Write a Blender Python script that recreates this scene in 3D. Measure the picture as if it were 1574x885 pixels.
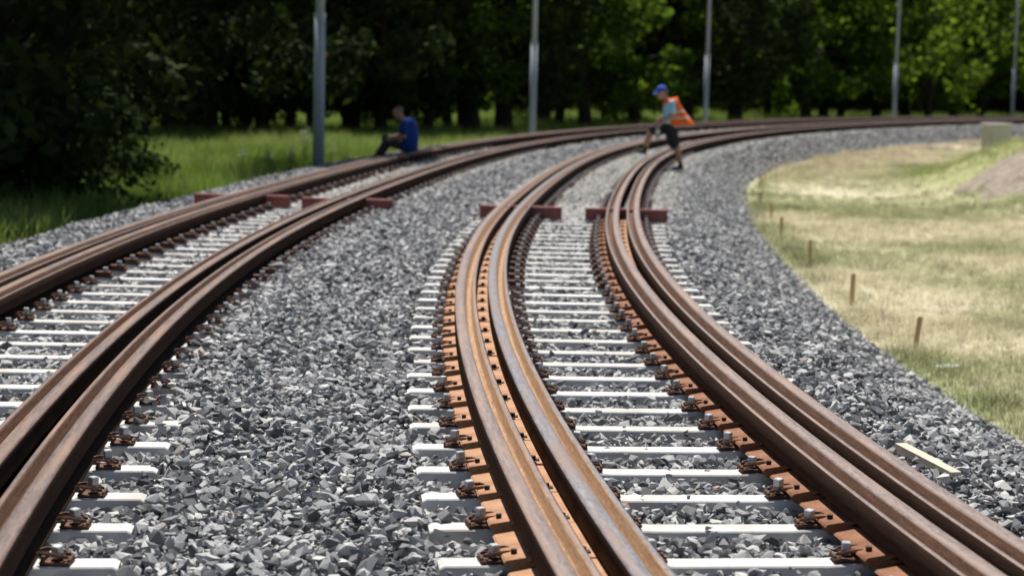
import bpy, bmesh, math, random
import numpy as np
from mathutils import Vector, Matrix, Euler
random.seed(7); RNG = np.random.default_rng(11)
SC = bpy.context.scene
for o in list(bpy.data.objects): bpy.data.objects.remove(o)

# ------------------------------------------------------------------ camera
FPX, W0, H0 = 3000.0, 1574.0, 885.0
RAIL_H = 0.20
CAM_Z = RAIL_H + 1.66887
HORIZON, ROLL = 114.824, 0.02214
PITCH = math.atan((H0 / 2 - HORIZON) / FPX)
ex = Vector((1, 0, 0)); up = Vector((0, math.sin(PITCH), math.cos(PITCH))); fw = Vector((0, math.cos(PITCH), -math.sin(PITCH)))
cR, sR = math.cos(ROLL), math.sin(ROLL)
cx = cR * ex + sR * up; cy = cR * up - sR * ex; cz = -fw
cam = bpy.data.objects.new('camera', bpy.data.cameras.new('camera')); SC.collection.objects.link(cam)
cam.matrix_world = Matrix(((cx.x, cy.x, cz.x, 0), (cx.y, cy.y, cz.y, 0), (cx.z, cy.z, cz.z, CAM_Z), (0, 0, 0, 1)))
cam.data.sensor_width = 36; cam.data.lens = 36 * FPX / W0
cam.data.clip_start = 0.1; cam.data.clip_end = 3000
cam.data.dof.use_dof = True; cam.data.dof.focus_distance = 9.6; cam.data.dof.aperture_fstop = 2.5
SC.camera = cam
# ------------------------------------------------------------------ sky, sun, exposure
SUN_EL, SUN_AZ = math.radians(63), math.radians(-9)      # azimuth from +Y (away from the camera) towards +X
world = bpy.data.worlds.new('World'); SC.world = world; world.use_nodes = True
wn = world.node_tree; bg = wn.nodes['Background']
sky = wn.nodes.new('ShaderNodeTexSky'); sky.sky_type = 'NISHITA'; sky.sun_disc = False
sky.sun_elevation = SUN_EL; sky.sun_rotation = SUN_AZ
sky.air_density = 1.0; sky.dust_density = 1.0; sky.ozone_density = 1.0
wn.links.new(sky.outputs[0], bg.inputs[0]); bg.inputs[1].default_value = 0.05
sd_ = Vector((math.sin(SUN_AZ) * math.cos(SUN_EL), math.cos(SUN_AZ) * math.cos(SUN_EL), math.sin(SUN_EL)))
sun = bpy.data.objects.new('sun', bpy.data.lights.new('sun', 'SUN')); SC.collection.objects.link(sun)
sun.data.energy = 5.0; sun.data.angle = math.radians(0.53); sun.data.color = (1.0, 0.955, 0.88)
sun.rotation_euler = sd_.to_track_quat('Z', 'Y').to_euler(); sun.location = (0, 0, 60)
SC.view_settings.view_transform = 'Standard'; SC.view_settings.look = 'None'
SC.view_settings.exposure = 0.42; SC.view_settings.gamma = 1.0; SC.view_settings.use_curve_mapping = False
SC.render.engine = 'CYCLES'
SC.cycles.use_denoising = True
SC.cycles.max_bounces = 6; SC.cycles.diffuse_bounces = 3; SC.cycles.transmission_bounces = 4; SC.cycles.glossy_bounces = 2
SC.cycles.caustics_reflective = False; SC.cycles.caustics_refractive = False

# ------------------------------------------------------------------ helpers
def ray(px, py):
    a, b = px - W0 / 2, py - H0 / 2
    u = cR * a + sR * b; v = -sR * a + cR * b
    return Vector((u / FPX, 0, 0)) + up * (-v / FPX) + fw
def at_z(px, py, z):
    d = ray(px, py); t = (z - CAM_Z) / d.z
    return Vector((0, 0, CAM_Z)) + d * t
def at_y(px, py, y):
    d = ray(px, py); return Vector((0, 0, CAM_Z)) + d * (y / d.y)

KS = [-12, 0, 10, 20, 30, 45, 60, 85, 120, 190]
KK = [0.0135, 0.0135, 0.01186, 0.00905, 0.0025, 0.00779, 0.00819, 0.00803, 0.008, 0.00798]
S_ = np.linspace(-12, 190, 4041); _k = np.interp(S_, KS, KK); _i0 = int(np.argmin(abs(S_)))
_ds = S_[1] - S_[0]
TH_ = np.concatenate([[0], np.cumsum((_k[1:] + _k[:-1]) / 2 * _ds)]); TH_ += -0.20738 - TH_[_i0]
CX_ = np.concatenate([[0], np.cumsum(np.sin((TH_[1:] + TH_[:-1]) / 2) * _ds)]); CX_ += 2.15492 - CX_[_i0]
CY_ = np.concatenate([[0], np.cumsum(np.cos((TH_[1:] + TH_[:-1]) / 2) * _ds)]); CY_ -= CY_[_i0]
def P(s, d):
    x = np.interp(s, S_, CX_); y = np.interp(s, S_, CY_); t = np.interp(s, S_, TH_)
    return x + d * np.cos(t), y - d * np.sin(t)
def heading(s): return float(np.interp(s, S_, TH_))
def to_sd(x, y):
    x = np.atleast_1d(np.asarray(x, float)); y = np.atleast_1d(np.asarray(y, float)); so = np.empty_like(x); do = np.empty_like(x)
    cxs, cys = CX_[::8], CY_[::8]
    for a in range(0, len(x), 4000):
        xx, yy = x[a:a+4000, None], y[a:a+4000, None]
        i = ((cxs[None] - xx) ** 2 + (cys[None] - yy) ** 2).argmin(1) * 8
        t = TH_[i]; dx = xx[:, 0] - CX_[i]; dy = yy[:, 0] - CY_[i]
        so[a:a+4000] = S_[i] + dx * np.sin(t) + dy * np.cos(t); do[a:a+4000] = dx * np.cos(t) - dy * np.sin(t)
    return so, do
_perm = RNG.random((256, 256))
def vnoise(x, y, sc=1.0, seed=0):
    x = np.asarray(x) / sc + 31.7 * seed + 500; y = np.asarray(y) / sc + 17.3 * seed + 500
    xi = np.floor(x).astype(int); yi = np.floor(y).astype(int); fx = x - xi; fy = y - yi
    fx = fx * fx * (3 - 2 * fx); fy = fy * fy * (3 - 2 * fy)
    g = lambda a, b: _perm[a % 256, b % 256]
    return (g(xi, yi) * (1 - fx) + g(xi + 1, yi) * fx) * (1 - fy) + (g(xi, yi + 1) * (1 - fx) + g(xi + 1, yi + 1) * fx) * fy
def fbm(x, y, sc, seed=0, n=4):
    v = 0; a = 0.5; tot = 0
    for i in range(n): v = v + a * vnoise(x, y, sc / 2 ** i, seed + i); tot += a; a *= .55
    return v / tot
def sstep(a, b, x): t = np.clip((x - a) / (b - a), 0, 1); return t * t * (3 - 2 * t)

class MB:
    """collects geometry for one mesh"""
    def __init__(s): s.v = []; s.f = []; s.m = []
    def add(s, vs, fs, mi=0):
        o = len(s.v); s.v += [tuple(v) for v in vs]; s.f += [tuple(i + o for i in f) for f in fs]; s.m += [mi] * len(fs)
    def box(s, x0, x1, y0, y1, z0, z1, mi=0, bev=0.0, M=None):
        if bev <= 0:
            vs = [(x, y, z) for z in (z0, z1) for x, y in ((x0, y0), (x1, y0), (x1, y1), (x0, y1))]
            fs = [(3, 2, 1, 0), (4, 5, 6, 7)] + [(i, (i + 1) % 4, 4 + (i + 1) % 4, 4 + i) for i in range(4)]
        else:
            b = bev
            def ring(z, q): return [(x0 + q, y0 + b, z), (x0 + b, y0 + q, z), (x1 - b, y0 + q, z), (x1 - q, y0 + b, z), (x1 - q, y1 - b, z), (x1 - b, y1 - q, z), (x0 + b, y1 - q, z), (x0 + q, y1 - b, z)]
            def ringi(z): return [(x0 + b, y0 + 1.5 * b, z), (x0 + 1.5 * b, y0 + b, z), (x1 - 1.5 * b, y0 + b, z), (x1 - b, y0 + 1.5 * b, z), (x1 - b, y1 - 1.5 * b, z), (x1 - 1.5 * b, y1 - b, z), (x0 + 1.5 * b, y1 - b, z), (x0 + b, y1 - 1.5 * b, z)]
            rs = [ringi(z0), ring(z0 + b, 0), ring(z1 - b, 0), ringi(z1)]
            vs = sum(rs, []); fs = [tuple(range(7, -1, -1)), tuple(range(24, 32))]
            for k in range(3):
                for i in range(8): fs.append((k * 8 + i, k * 8 + (i + 1) % 8, (k + 1) * 8 + (i + 1) % 8, (k + 1) * 8 + i))
        if M is not None: vs = [tuple(M @ Vector(v)) for v in vs]
        s.add(vs, fs, mi)
    def tube(s, pts, rad, n=6, mi=0, cap=True):
        pts = [Vector(p) for p in pts]; rad = rad if hasattr(rad, '__len__') else [rad] * len(pts)
        vs = []; fs = []; ref = None
        for i, p in enumerate(pts):
            t = (pts[min(i + 1, len(pts) - 1)] - pts[max(i - 1, 0)]).normalized()
            if ref is None: ref = Vector((0, 0, 1)) if abs(t.z) < .9 else Vector((1, 0, 0))
            a = t.cross(ref).normalized(); b = a.cross(t).normalized(); ref = b
            for k in range(n):
                an = 2 * math.pi * k / n; vs.append(p + (a * math.cos(an) + b * math.sin(an)) * rad[i])
        for i in range(len(pts) - 1):
            for k in range(n): fs.append((i * n + k, i * n + (k + 1) % n, (i + 1) * n + (k + 1) % n, (i + 1) * n + k))
        if cap: fs += [tuple(range(n - 1, -1, -1)), tuple(range((len(pts) - 1) * n, len(pts) * n))]
        s.add(vs, fs, mi)
    def ball(s, c, r, n=10, m=7, mi=0, sc=(1, 1, 1)):
        c = Vector(c); vs = [c + Vector((0, 0, r * sc[2]))]; fs = []
        for j in range(1, m):
            ph = math.pi * j / m
            for k in range(n):
                a = 2 * math.pi * k / n; vs.append(c + Vector((r * sc[0] * math.sin(ph) * math.cos(a), r * sc[1] * math.sin(ph) * math.sin(a), r * sc[2] * math.cos(ph))))
        vs.append(c - Vector((0, 0, r * sc[2]))); L = len(vs) - 1
        for k in range(n): fs.append((0, 1 + k, 1 + (k + 1) % n)); fs.append((L, L - n + (k + 1) % n, L - n + k))
        for j in range(m - 2):
            for k in range(n): a = 1 + j * n; fs.append((a + k, a + n + k, a + n + (k + 1) % n, a + (k + 1) % n))
        s.add(vs, fs, mi)
    def capsule(s, p0, r0, p1, r1, n=12, mi=0):
        p0, p1 = Vector(p0), Vector(p1); ax = (p1 - p0); L = ax.length; ax = ax / L if L > 1e-6 else Vector((0, 0, 1))
        pts, rr = [], []
        for a in (-85, -60, -30, 0): an = math.radians(a); pts.append(p0 + ax * (r0 * math.sin(an))); rr.append(r0 * math.cos(an))
        for a in (0, 30, 60, 85): an = math.radians(a); pts.append(p1 + ax * (r1 * math.sin(an))); rr.append(r1 * math.cos(an))
        s.tube(pts, rr, n, mi)
    def mesh(s, name, mats, smooth=False):
        me = bpy.data.meshes.new(name); me.from_pydata(s.v, [], s.f)
        for m in (mats if isinstance(mats, (list, tuple)) else [mats]): me.materials.append(m)
        if any(s.m): me.polygons.foreach_set('material_index', s.m)
        if smooth: me.polygons.foreach_set('use_smooth', [True] * len(s.f))
        me.update(); return me
    def obj(s, name, mats, parent=None, smooth=False, loc=None):
        return link(name, s.mesh(name, mats, smooth), parent, loc)
def link(name, me, parent=None, loc=None, rz=None):
    o = bpy.data.objects.new(name, me); SC.collection.objects.link(o)
    if parent is not None: o.parent = parent
    if loc is not None: o.location = loc
    if rz is not None: o.rotation_euler = (0, 0, rz)
    return o
def tag(o, label=None, cat=None, group=None, kind=None):
    for k, v in (('label', label), ('category', cat), ('group', group), ('kind', kind)):
        if v: o[k] = v
    return o
def npmesh(name, v, f, mats, smooth=False):
    """fast mesh from arrays, faces all tris or all quads"""
    me = bpy.data.meshes.new(name); v = np.asarray(v, np.float32); f = np.asarray(f, np.int32)
    me.vertices.add(len(v)); me.vertices.foreach_set('co', v.ravel())
    me.loops.add(f.size); me.loops.foreach_set('vertex_index', f.ravel())
    k = f.shape[1]; me.polygons.add(len(f)); me.polygons.foreach_set('loop_start', np.arange(0, f.size, k, dtype=np.int32))
    if smooth: me.polygons.foreach_set('use_smooth', np.ones(len(f), bool))
    for m in (mats if isinstance(mats, (list, tuple)) else [mats]): me.materials.append(m)
    me.update(calc_edges=True); me.validate(); return me

# ------------------------------------------------------------------ materials
def mat(name, rough=.8, spec=.3, metal=0.0):
    m = bpy.data.materials.new(name); m.use_nodes = True; b = m.node_tree.nodes['Principled BSDF']
    b.inputs['Roughness'].default_value = rough; b.inputs['Specular IOR Level'].default_value = spec; b.inputs['Metallic'].default_value = metal
    return m, m.node_tree, b
def noise(nt, scale, detail=4, rough=.6, coord='Object', vec=None, stretch=None):
    n = nt.nodes.new('ShaderNodeTexNoise'); n.inputs['Scale'].default_value = scale; n.inputs['Detail'].default_value = detail; n.inputs['Roughness'].default_value = rough
    if vec is None:
        tc = nt.nodes.new('ShaderNodeTexCoord'); vec = tc.outputs[coord]
    if stretch:
        mp = nt.nodes.new('ShaderNodeMapping'); mp.inputs['Scale'].default_value = stretch; nt.links.new(vec, mp.inputs[0]); vec = mp.outputs[0]
    nt.links.new(vec, n.inputs['Vector']); return n.outputs['Fac']
def ramp(nt, fac, stops):
    r = nt.nodes.new('ShaderNodeValToRGB'); e = r.color_ramp.elements
    while len(e) < len(stops): e.new(.5)
    for i, (p, c) in enumerate(stops): e[i].position = p; e[i].color = (*c, 1)
    nt.links.new(fac, r.inputs[0]); return r.outputs[0]
def mix(nt, fac, a, b, mode='MIX'):
    x = nt.nodes.new('ShaderNodeMix'); x.data_type = 'RGBA'; x.blend_type = mode
    for s, v in ((0, fac), (6, a), (7, b)):
        if hasattr(v, 'links') or hasattr(v, 'is_output'): nt.links.new(v, x.inputs[s])
        elif isinstance(v, tuple): x.inputs[s].default_value = (*v, 1)
        else: x.inputs[s].default_value = v
    return x.outputs[2]
def bump(nt, b, fac, strength=.3, dist=.01):
    n = nt.nodes.new('ShaderNodeBump'); n.inputs['Strength'].default_value = strength; n.inputs['Distance'].default_value = dist
    nt.links.new(fac, n.inputs['Height']); nt.links.new(n.outputs[0], b.inputs['Normal'])
def simple(name, stops, scale, rough=.8, spec=.3, metal=0., bmp=.0, dist=.004, stretch=None, coord='Object', detail=5):
    m, nt, b = mat(name, rough, spec, metal); f = noise(nt, scale, detail, .65, coord, None, stretch)
    nt.links.new(ramp(nt, f, stops), b.inputs['Base Color'])
    if bmp: bump(nt, b, noise(nt, scale * 3, 4, .6, coord, None, stretch), bmp, dist)
    return m
def rail_mat(name, stops, rough, spec, streak=.5, patch=None):
    m, nt, b = mat(name, rough, spec)
    uv = nt.nodes.new('ShaderNodeUVMap').outputs[0]
    f1 = noise(nt, 1.0, 7, .68, vec=uv, stretch=(4.0, 60, 1)); c = ramp(nt, f1, stops)
    c = mix(nt, .65, c, ramp(nt, noise(nt, 55, 5, .75, vec=uv), [(.32, (.45, .40, .37)), (.55, (1, 1, 1)), (.75, (1.15, 1.1, 1.05))]), 'MULTIPLY')
    f2 = noise(nt, 1.0, 6, .75, vec=uv, stretch=(16, 42, 1))
    c = mix(nt, streak, c, ramp(nt, f2, [(.3, (.35, .35, .35)), (.62, (1, 1, 1)), (.8, (1.0, .95, .9))]), 'MULTIPLY')
    if patch:
        f3 = noise(nt, 1.0, 3, .6, vec=uv, stretch=(.9, 14, 1)); c = mix(nt, ramp(nt, f3, [(.45, (0, 0, 0)), (.66, (1, 1, 1))]), c, patch)
    nt.links.new(c, b.inputs['Base Color'])
    rr = nt.nodes.new('ShaderNodeMapRange'); rr.inputs[3].default_value = rough - .12; rr.inputs[4].default_value = min(1, rough + .2)
    nt.links.new(f2, rr.inputs[0]); nt.links.new(rr.outputs[0], b.inputs['Roughness'])
    bump(nt, b, noise(nt, 1.0, 5, .7, vec=uv, stretch=(60, 160, 1)), .25, .002)
    return m
M = {}
M['head'] = rail_mat('rail_head_mill_scale', [(.3, (.17, .115, .095)), (.5, (.275, .205, .18)), (.7, (.37, .30, .28))], .44, .5, .65, (.30, .20, .15))
M['headb'] = rail_mat('rail_head_blue_scale', [(.3, (.18, .15, .15)), (.5, (.28, .26, .275)), (.7, (.36, .35, .38))], .38, .55, .6, (.27, .185, .145))
M['headdark'] = rail_mat('rail_head_dark_rust', [(.3, (.105, .068, .055)), (.5, (.175, .122, .106)), (.7, (.26, .20, .185))], .48, .45, .65, (.25, .145, .095))
M['groove'] = rail_mat('rail_groove_tan_rust', [(.3, (.30, .17, .09)), (.5, (.43, .27, .16)), (.72, (.52, .37, .25))], .75, .25, .5)
M['groovebrown'] = rail_mat('rail_groove_brown_rust', [(.3, (.08, .038, .022)), (.5, (.135, .066, .04)), (.72, (.23, .125, .08))], .75, .25, .5)
M['side'] = rail_mat('rail_side_rust', [(.3, (.038, .020, .013)), (.5, (.045, .023, .015)), (.7, (.068, .036, .024))], .85, .06, .5)
M['plate'] = simple('rusty_orange_plate', [(.3, (.22, .105, .056)), (.5, (.39, .205, .115)), (.7, (.50, .30, .185))], 6, .8, .2, bmp=.3, dist=.003)
M['platebrown'] = simple('brown_rust_plate', [(.3, (.12, .05, .026)), (.5, (.225, .10, .055)), (.7, (.32, .165, .095))], 6, .8, .2, bmp=.3, dist=.003)
M['clip'] = simple('rusty_clip', [(.3, (.05, .02, .012)), (.55, (.115, .045, .022)), (.75, (.24, .105, .05))], 25, .7, .35)
M['bolt'] = simple('galvanised_bolt', [(.3, (.33, .34, .36)), (.7, (.55, .56, .58))], 40, .45, .5, .3)
M['dark'] = simple('dark_rubber', [(.3, (.02, .02, .02)), (.7, (.05, .05, .05))], 30, .8)
M['maroon'] = simple('maroon_paint', [(.3, (.20, .05, .045)), (.6, (.27, .08, .072)), (.8, (.34, .13, .115))], 7, .5, .4, bmp=.1)
def concrete():
    m, nt, b = mat('pale_sleeper_concrete', .85, .25)
    tc = nt.nodes.new('ShaderNodeTexCoord'); oi = nt.nodes.new('ShaderNodeObjectInfo')
    va = nt.nodes.new('ShaderNodeVectorMath'); va.operation = 'ADD'; cmb = nt.nodes.new('ShaderNodeCombineXYZ')
    mu = nt.nodes.new('ShaderNodeMath'); mu.operation = 'MULTIPLY'; mu.inputs[1].default_value = 90; nt.links.new(oi.outputs['Random'], mu.inputs[0])
    nt.links.new(mu.outputs[0], cmb.inputs[2]); nt.links.new(tc.outputs['Object'], va.inputs[0]); nt.links.new(cmb.outputs[0], va.inputs[1])
    v = va.outputs[0]
    c = ramp(nt, noise(nt, 3.5, 6, .7, vec=v), [(.28, (.45, .44, .425)), (.5, (.63, .625, .615)), (.7, (.71, .71, .705))])
    c = mix(nt, 1.0, c, ramp(nt, oi.outputs['Random'], [(0, (.80, .79, .77)), (.5, (.96, .95, .94)), (1, (1, 1, 1))]), 'MULTIPLY')
    st = ramp(nt, noise(nt, 14, 5, .75, vec=v), [(.58, (0, 0, 0)), (.74, (1, 1, 1))])
    c = mix(nt, st, c, (.36, .30, .23)); st2 = ramp(nt, noise(nt, 2.2, 3, .6, vec=v), [(.56, (0, 0, 0)), (.75, (.75, .75, .75))]); c = mix(nt, st2, c, (.45, .385, .32))
    nt.links.new(c, b.inputs['Base Color']); bump(nt, b, noise(nt, 70, 4, .6, vec=v), .25, .003); return m
M['concrete'] = concrete()
def stone_mat(name, stops, tint=(.42, .36, .31)):
    m, nt, b = mat(name, .85, .3); oi = nt.nodes.new('ShaderNodeObjectInfo')
    c = ramp(nt, oi.outputs['Random'], stops)
    f = noise(nt, 22, 5, .7); c = mix(nt, .55, c, ramp(nt, f, [(.3, (.55, .55, .56)), (.6, (1.05, 1.05, 1.03))]), 'MULTIPLY')
    nt.links.new(c, b.inputs['Base Color']); bump(nt, b, noise(nt, 45, 4, .7), .5, .006); return m
M['stone'] = stone_mat('grey_ballast_stone', [(0, (.085, .088, .098)), (.25, (.21, .215, .23)), (.6, (.42, .425, .435)), (.88, (.60, .60, .595)), (.985, (.64, .63, .61)), (1, (.44, .33, .29))])
M['fines'] = stone_mat('pale_dusty_stone', [(0, (.54, .52, .48)), (.5, (.68, .66, .62)), (1, (.78, .765, .73))])
def bedmat():
    m, nt, b = mat('ballast_bed_gravel', .95, .15)
    v = nt.nodes.new('ShaderNodeTexVoronoi'); v.inputs['Scale'].default_value = 17
    tc = nt.nodes.new('ShaderNodeTexCoord'); nt.links.new(tc.outputs['Object'], v.inputs['Vector'])
    sep = nt.nodes.new('ShaderNodeSeparateColor'); nt.links.new(v.outputs['Color'], sep.inputs[0])
    nt.links.new(ramp(nt, sep.outputs[0], [(0, (.09, .092, .098)), (.5, (.20, .20, .205)), (1, (.33, .325, .32))]), b.inputs['Base Color'])
    bump(nt, b, v.outputs['Distance'], .8, -.03); return m
M['bed'] = bedmat()
def attr_mat(name, rough=.9, transl=0.0, inst=False, nscale=6, var=.35):
    m, nt, b = mat(name, rough, .15); a = nt.nodes.new('ShaderNodeAttribute'); a.attribute_name = 'col'
    if inst: a.attribute_type = 'INSTANCER'
    c = a.outputs['Color']
    if not inst:
        c = mix(nt, var, c, ramp(nt, noise(nt, nscale, 6, .75), [(.3, (.45, .45, .45)), (.65, (1.25, 1.25, 1.2))]), 'MULTIPLY')
        bump(nt, b, noise(nt, nscale * 4, 5, .7), .7, .03)
    nt.links.new(c, b.inputs['Base Color'])
    if transl:
        t = nt.nodes.new('ShaderNodeBsdfTranslucent'); nt.links.new(c, t.inputs[0]); ms = nt.nodes.new('ShaderNodeMixShader'); ms.inputs[0].default_value = transl
        nt.links.new(b.outputs[0], ms.inputs[1]); nt.links.new(t.outputs[0], ms.inputs[2]); nt.links.new(ms.outputs[0], nt.nodes['Material Output'].inputs[0])
    return m
M['ground'] = attr_mat('meadow_soil_and_turf', var=.5)
M['grass'] = attr_mat('grass_blade', .7, .35, True)
def leaf_mat(name, a, b_, c_, transl=.35):
    m, nt, b = mat(name, .85, .04); g = nt.nodes.new('ShaderNodeNewGeometry')
    c = ramp(nt, g.outputs['Random Per Island'], [(0, a), (.5, b_), (1, c_)])
    nt.links.new(c, b.inputs['Base Color'])
    t = nt.nodes.new('ShaderNodeBsdfTranslucent'); nt.links.new(mix(nt, 1.0, c, (1.5, 1.6, .6), 'MULTIPLY'), t.inputs[0])
    ms = nt.nodes.new('ShaderNodeMixShader'); ms.inputs[0].default_value = transl
    nt.links.new(b.outputs[0], ms.inputs[1]); nt.links.new(t.outputs[0], ms.inputs[2]); nt.links.new(ms.outputs[0], nt.nodes['Material Output'].inputs[0]); return m
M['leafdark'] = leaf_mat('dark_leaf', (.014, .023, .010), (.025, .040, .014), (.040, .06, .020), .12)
M['leafmid'] = leaf_mat('mid_leaf', (.035, .06, .014), (.06, .105, .022), (.11, .16, .035), .5)
M['leaflight'] = leaf_mat('light_leaf', (.07, .11, .022), (.11, .17, .036), (.16, .23, .055), .55)
M['bark'] = simple('dark_bark', [(.3, (.025, .02, .016)), (.6, (.055, .045, .036)), (.8, (.09, .075, .06))], 5, .95, .1, bmp=.6, dist=.03, stretch=(1, 1, .3))
M['steel'] = simple('galvanised_mast', [(.3, (.30, .34, .39)), (.55, (.38, .42, .47)), (.75, (.45, .49, .53))], 3, .65, .35, .0, stretch=(1, 1, .25))
M['stake'] = simple('weathered_stake_wood', [(.3, (.45, .29, .15)), (.6, (.58, .41, .23)), (.8, (.66, .5, .31))], 18, .85, .15, stretch=(1, 1, .1))
M['plank'] = simple('fresh_pale_wood', [(.3, (.54, .45, .34)), (.6, (.62, .54, .43)), (.8, (.68, .61, .51))], 20, .7, .2, stretch=(1, .08, 1))
M['cabinet'] = simple('grey_green_cabinet_paint', [(.3, (.47, .455, .40)), (.6, (.54, .53, .47)), (.8, (.59, .58, .52))], 3, .6, .3)
M['cabinet_lid'] = simple('pale_cabinet_lid', [(.3, (.6, .6, .54)), (.8, (.68, .68, .62))], 3, .6, .3)
M['dirt'] = simple('dry_brown_earth', [(.25, (.20, .16, .125)), (.5, (.32, .27, .22)), (.8, (.46, .40, .34))], 4, .95, .1, bmp=.9, dist=.06)

# ------------------------------------------------------------------ GN scatter
def scatter(name, pts, rot, scl, idx, sources, col=None):
    """one object whose points carry stones or tufts"""
    c = bpy.data.collections.new(name + '_sources')
    for s in sources: c.objects.link(s)
    me = bpy.data.meshes.new(name); n = len(pts); me.vertices.add(n); me.vertices.foreach_set('co', np.asarray(pts, np.float32).ravel())
    for an, ty, dat, key in (('rot', 'FLOAT_VECTOR', rot, 'vector'), ('scl', 'FLOAT_VECTOR', scl, 'vector'), ('idx', 'INT', idx, 'value')):
        a = me.attributes.new(an, ty, 'POINT'); a.data.foreach_set(key, np.asarray(dat, np.int32 if ty == 'INT' else np.float32).ravel())
    if col is not None:
        a = me.attributes.new('col', 'FLOAT_COLOR', 'POINT'); a.data.foreach_set('color', np.concatenate([np.asarray(col), np.ones((n, 1))], 1).astype(np.float32).ravel())
    o = link(name, me); g = bpy.data.node_groups.new(name, 'GeometryNodeTree')
    g.interface.new_socket('Geometry', in_out='INPUT', socket_type='NodeSocketGeometry'); g.interface.new_socket('Geometry', in_out='OUTPUT', socket_type='NodeSocketGeometry')
    N = g.nodes; gi = N.new('NodeGroupInput'); go = N.new('NodeGroupOutput'); ip = N.new('GeometryNodeInstanceOnPoints'); ci = N.new('GeometryNodeCollectionInfo')
    ci.inputs['Collection'].default_value = c; ci.inputs['Separate Children'].default_value = True; ci.inputs['Reset Children'].default_value = True
    def na(an, ty): x = N.new('GeometryNodeInputNamedAttribute'); x.data_type = ty; x.inputs['Name'].default_value = an; return x.outputs['Attribute']
    er = N.new('FunctionNodeEulerToRotation'); L = g.links.new
    L(gi.outputs[0], ip.inputs['Points']); L(ci.outputs[0], ip.inputs['Instance']); ip.inputs['Pick Instance'].default_value = True
    L(na('idx', 'INT'), ip.inputs['Instance Index']); L(na('rot', 'FLOAT_VECTOR'), er.inputs[0]); L(er.outputs[0], ip.inputs['Rotation']); L(na('scl', 'FLOAT_VECTOR'), ip.inputs['Scale'])
    L(ip.outputs[0], go.inputs[0]); md = o.modifiers.new('scatter', 'NODES'); md.node_group = g
    return o
def source(name, me): return bpy.data.objects.new(name, me)

# ------------------------------------------------------------------ terrain
G_R, G_L = -0.66, -0.62
def terrain(x, y):
    s, d = to_sd(x, y); x = np.asarray(x, float); y = np.asarray(y, float)
    z = np.where(d > -2, G_R, G_L) + (fbm(x, y, 6, 3) - .5) * .22 * sstep(3.2, 6, np.abs(d + 1.5) - 1.5)
    # grassy bank on the right with the earth heap on its flank
    z = z + 1.35 * np.exp(-(((x - 12.3) / 2.5) ** 2 + ((y - 44) / 7) ** 2)) * sstep(5.0, 8.5, d)
    z = z + .9 * np.exp(-(((x - 18.2) / 2.2) ** 2 + ((y - 57) / 5) ** 2)) * sstep(5, 9, d)
    return z
def ground_col(x, y):
    s, d = to_sd(x, y); n1 = fbm(x, y, 5, 8); n2 = fbm(x, y, 1.6, 21); n3 = fbm(x * .35 + y * .1, y, 3.5, 30)
    green = np.array([.25, .285, .12]); straw = np.array([.58, .53, .39]); pale = np.array([.62, .56, .44]); lush = np.array([.15, .22, .05])
    t = sstep(.40, .60, n1 * .55 + n2 * .45)[:, None]
    right = straw * (1 - t * .62) + green * (t * .62)
    edge = (np.exp(-((d - 3.15) / .55) ** 2) * sstep(.35, .55, n2))[:, None]; right = right * (1 - edge * .6) + green * .9 * edge * .6
    tan = (sstep(46, 60, s) * (1 - sstep(4.0, 6.2, d + (n2 - .5) * 2)))[:, None]; right = right * (1 - tan * .85) + np.array([.47, .41, .29]) * tan * .85
    bald = sstep(.70, .78, n3)[:, None]; right = right * (1 - bald * .7) + pale * bald * .7
    bank = sstep(.15, .5, np.exp(-(((x - 13.2) / 4.2) ** 2 + ((y - 49) / 12) ** 2)) * sstep(4.5, 7.5, d))[:, None]
    right = right * (1 - bank * .7) + (np.array([.25, .29, .085])) * bank * .7
    left = lush * (.8 + .5 * n2[:, None]) + np.array([.06, .045, .0]) * sstep(.5, .7, n1)[:, None]
    return np.where((d > -2)[:, None], right, left)
def axis(a, b, lo, hi, fine, coarse):
    v = [a]
    while v[-1] < b: v.append(v[-1] + (fine if lo <= v[-1] <= hi else coarse))
    return np.array(v)
gx = axis(-460, 460, -32, 44, .5, 14); gy = axis(-40, 700, -5, 150, .6, 14)
XX, YY = np.meshgrid(gx, gy); zz = terrain(XX.ravel(), YY.ravel())
nx, ny = len(gx), len(gy); q = (np.arange(ny - 1)[:, None] * nx + np.arange(nx - 1)[None]).ravel()
me = npmesh('ground', np.stack([XX.ravel(), YY.ravel(), zz], 1), np.stack([q, q + 1, q + nx + 1, q + nx], 1), M['ground'], True)
a = me.attributes.new('col', 'FLOAT_COLOR', 'POINT'); a.data.foreach_set('color', np.concatenate([ground_col(XX.ravel(), YY.ravel()), np.ones((nx * ny, 1))], 1).astype(np.float32).ravel())
tag(link('ground', me), kind='structure')

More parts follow.
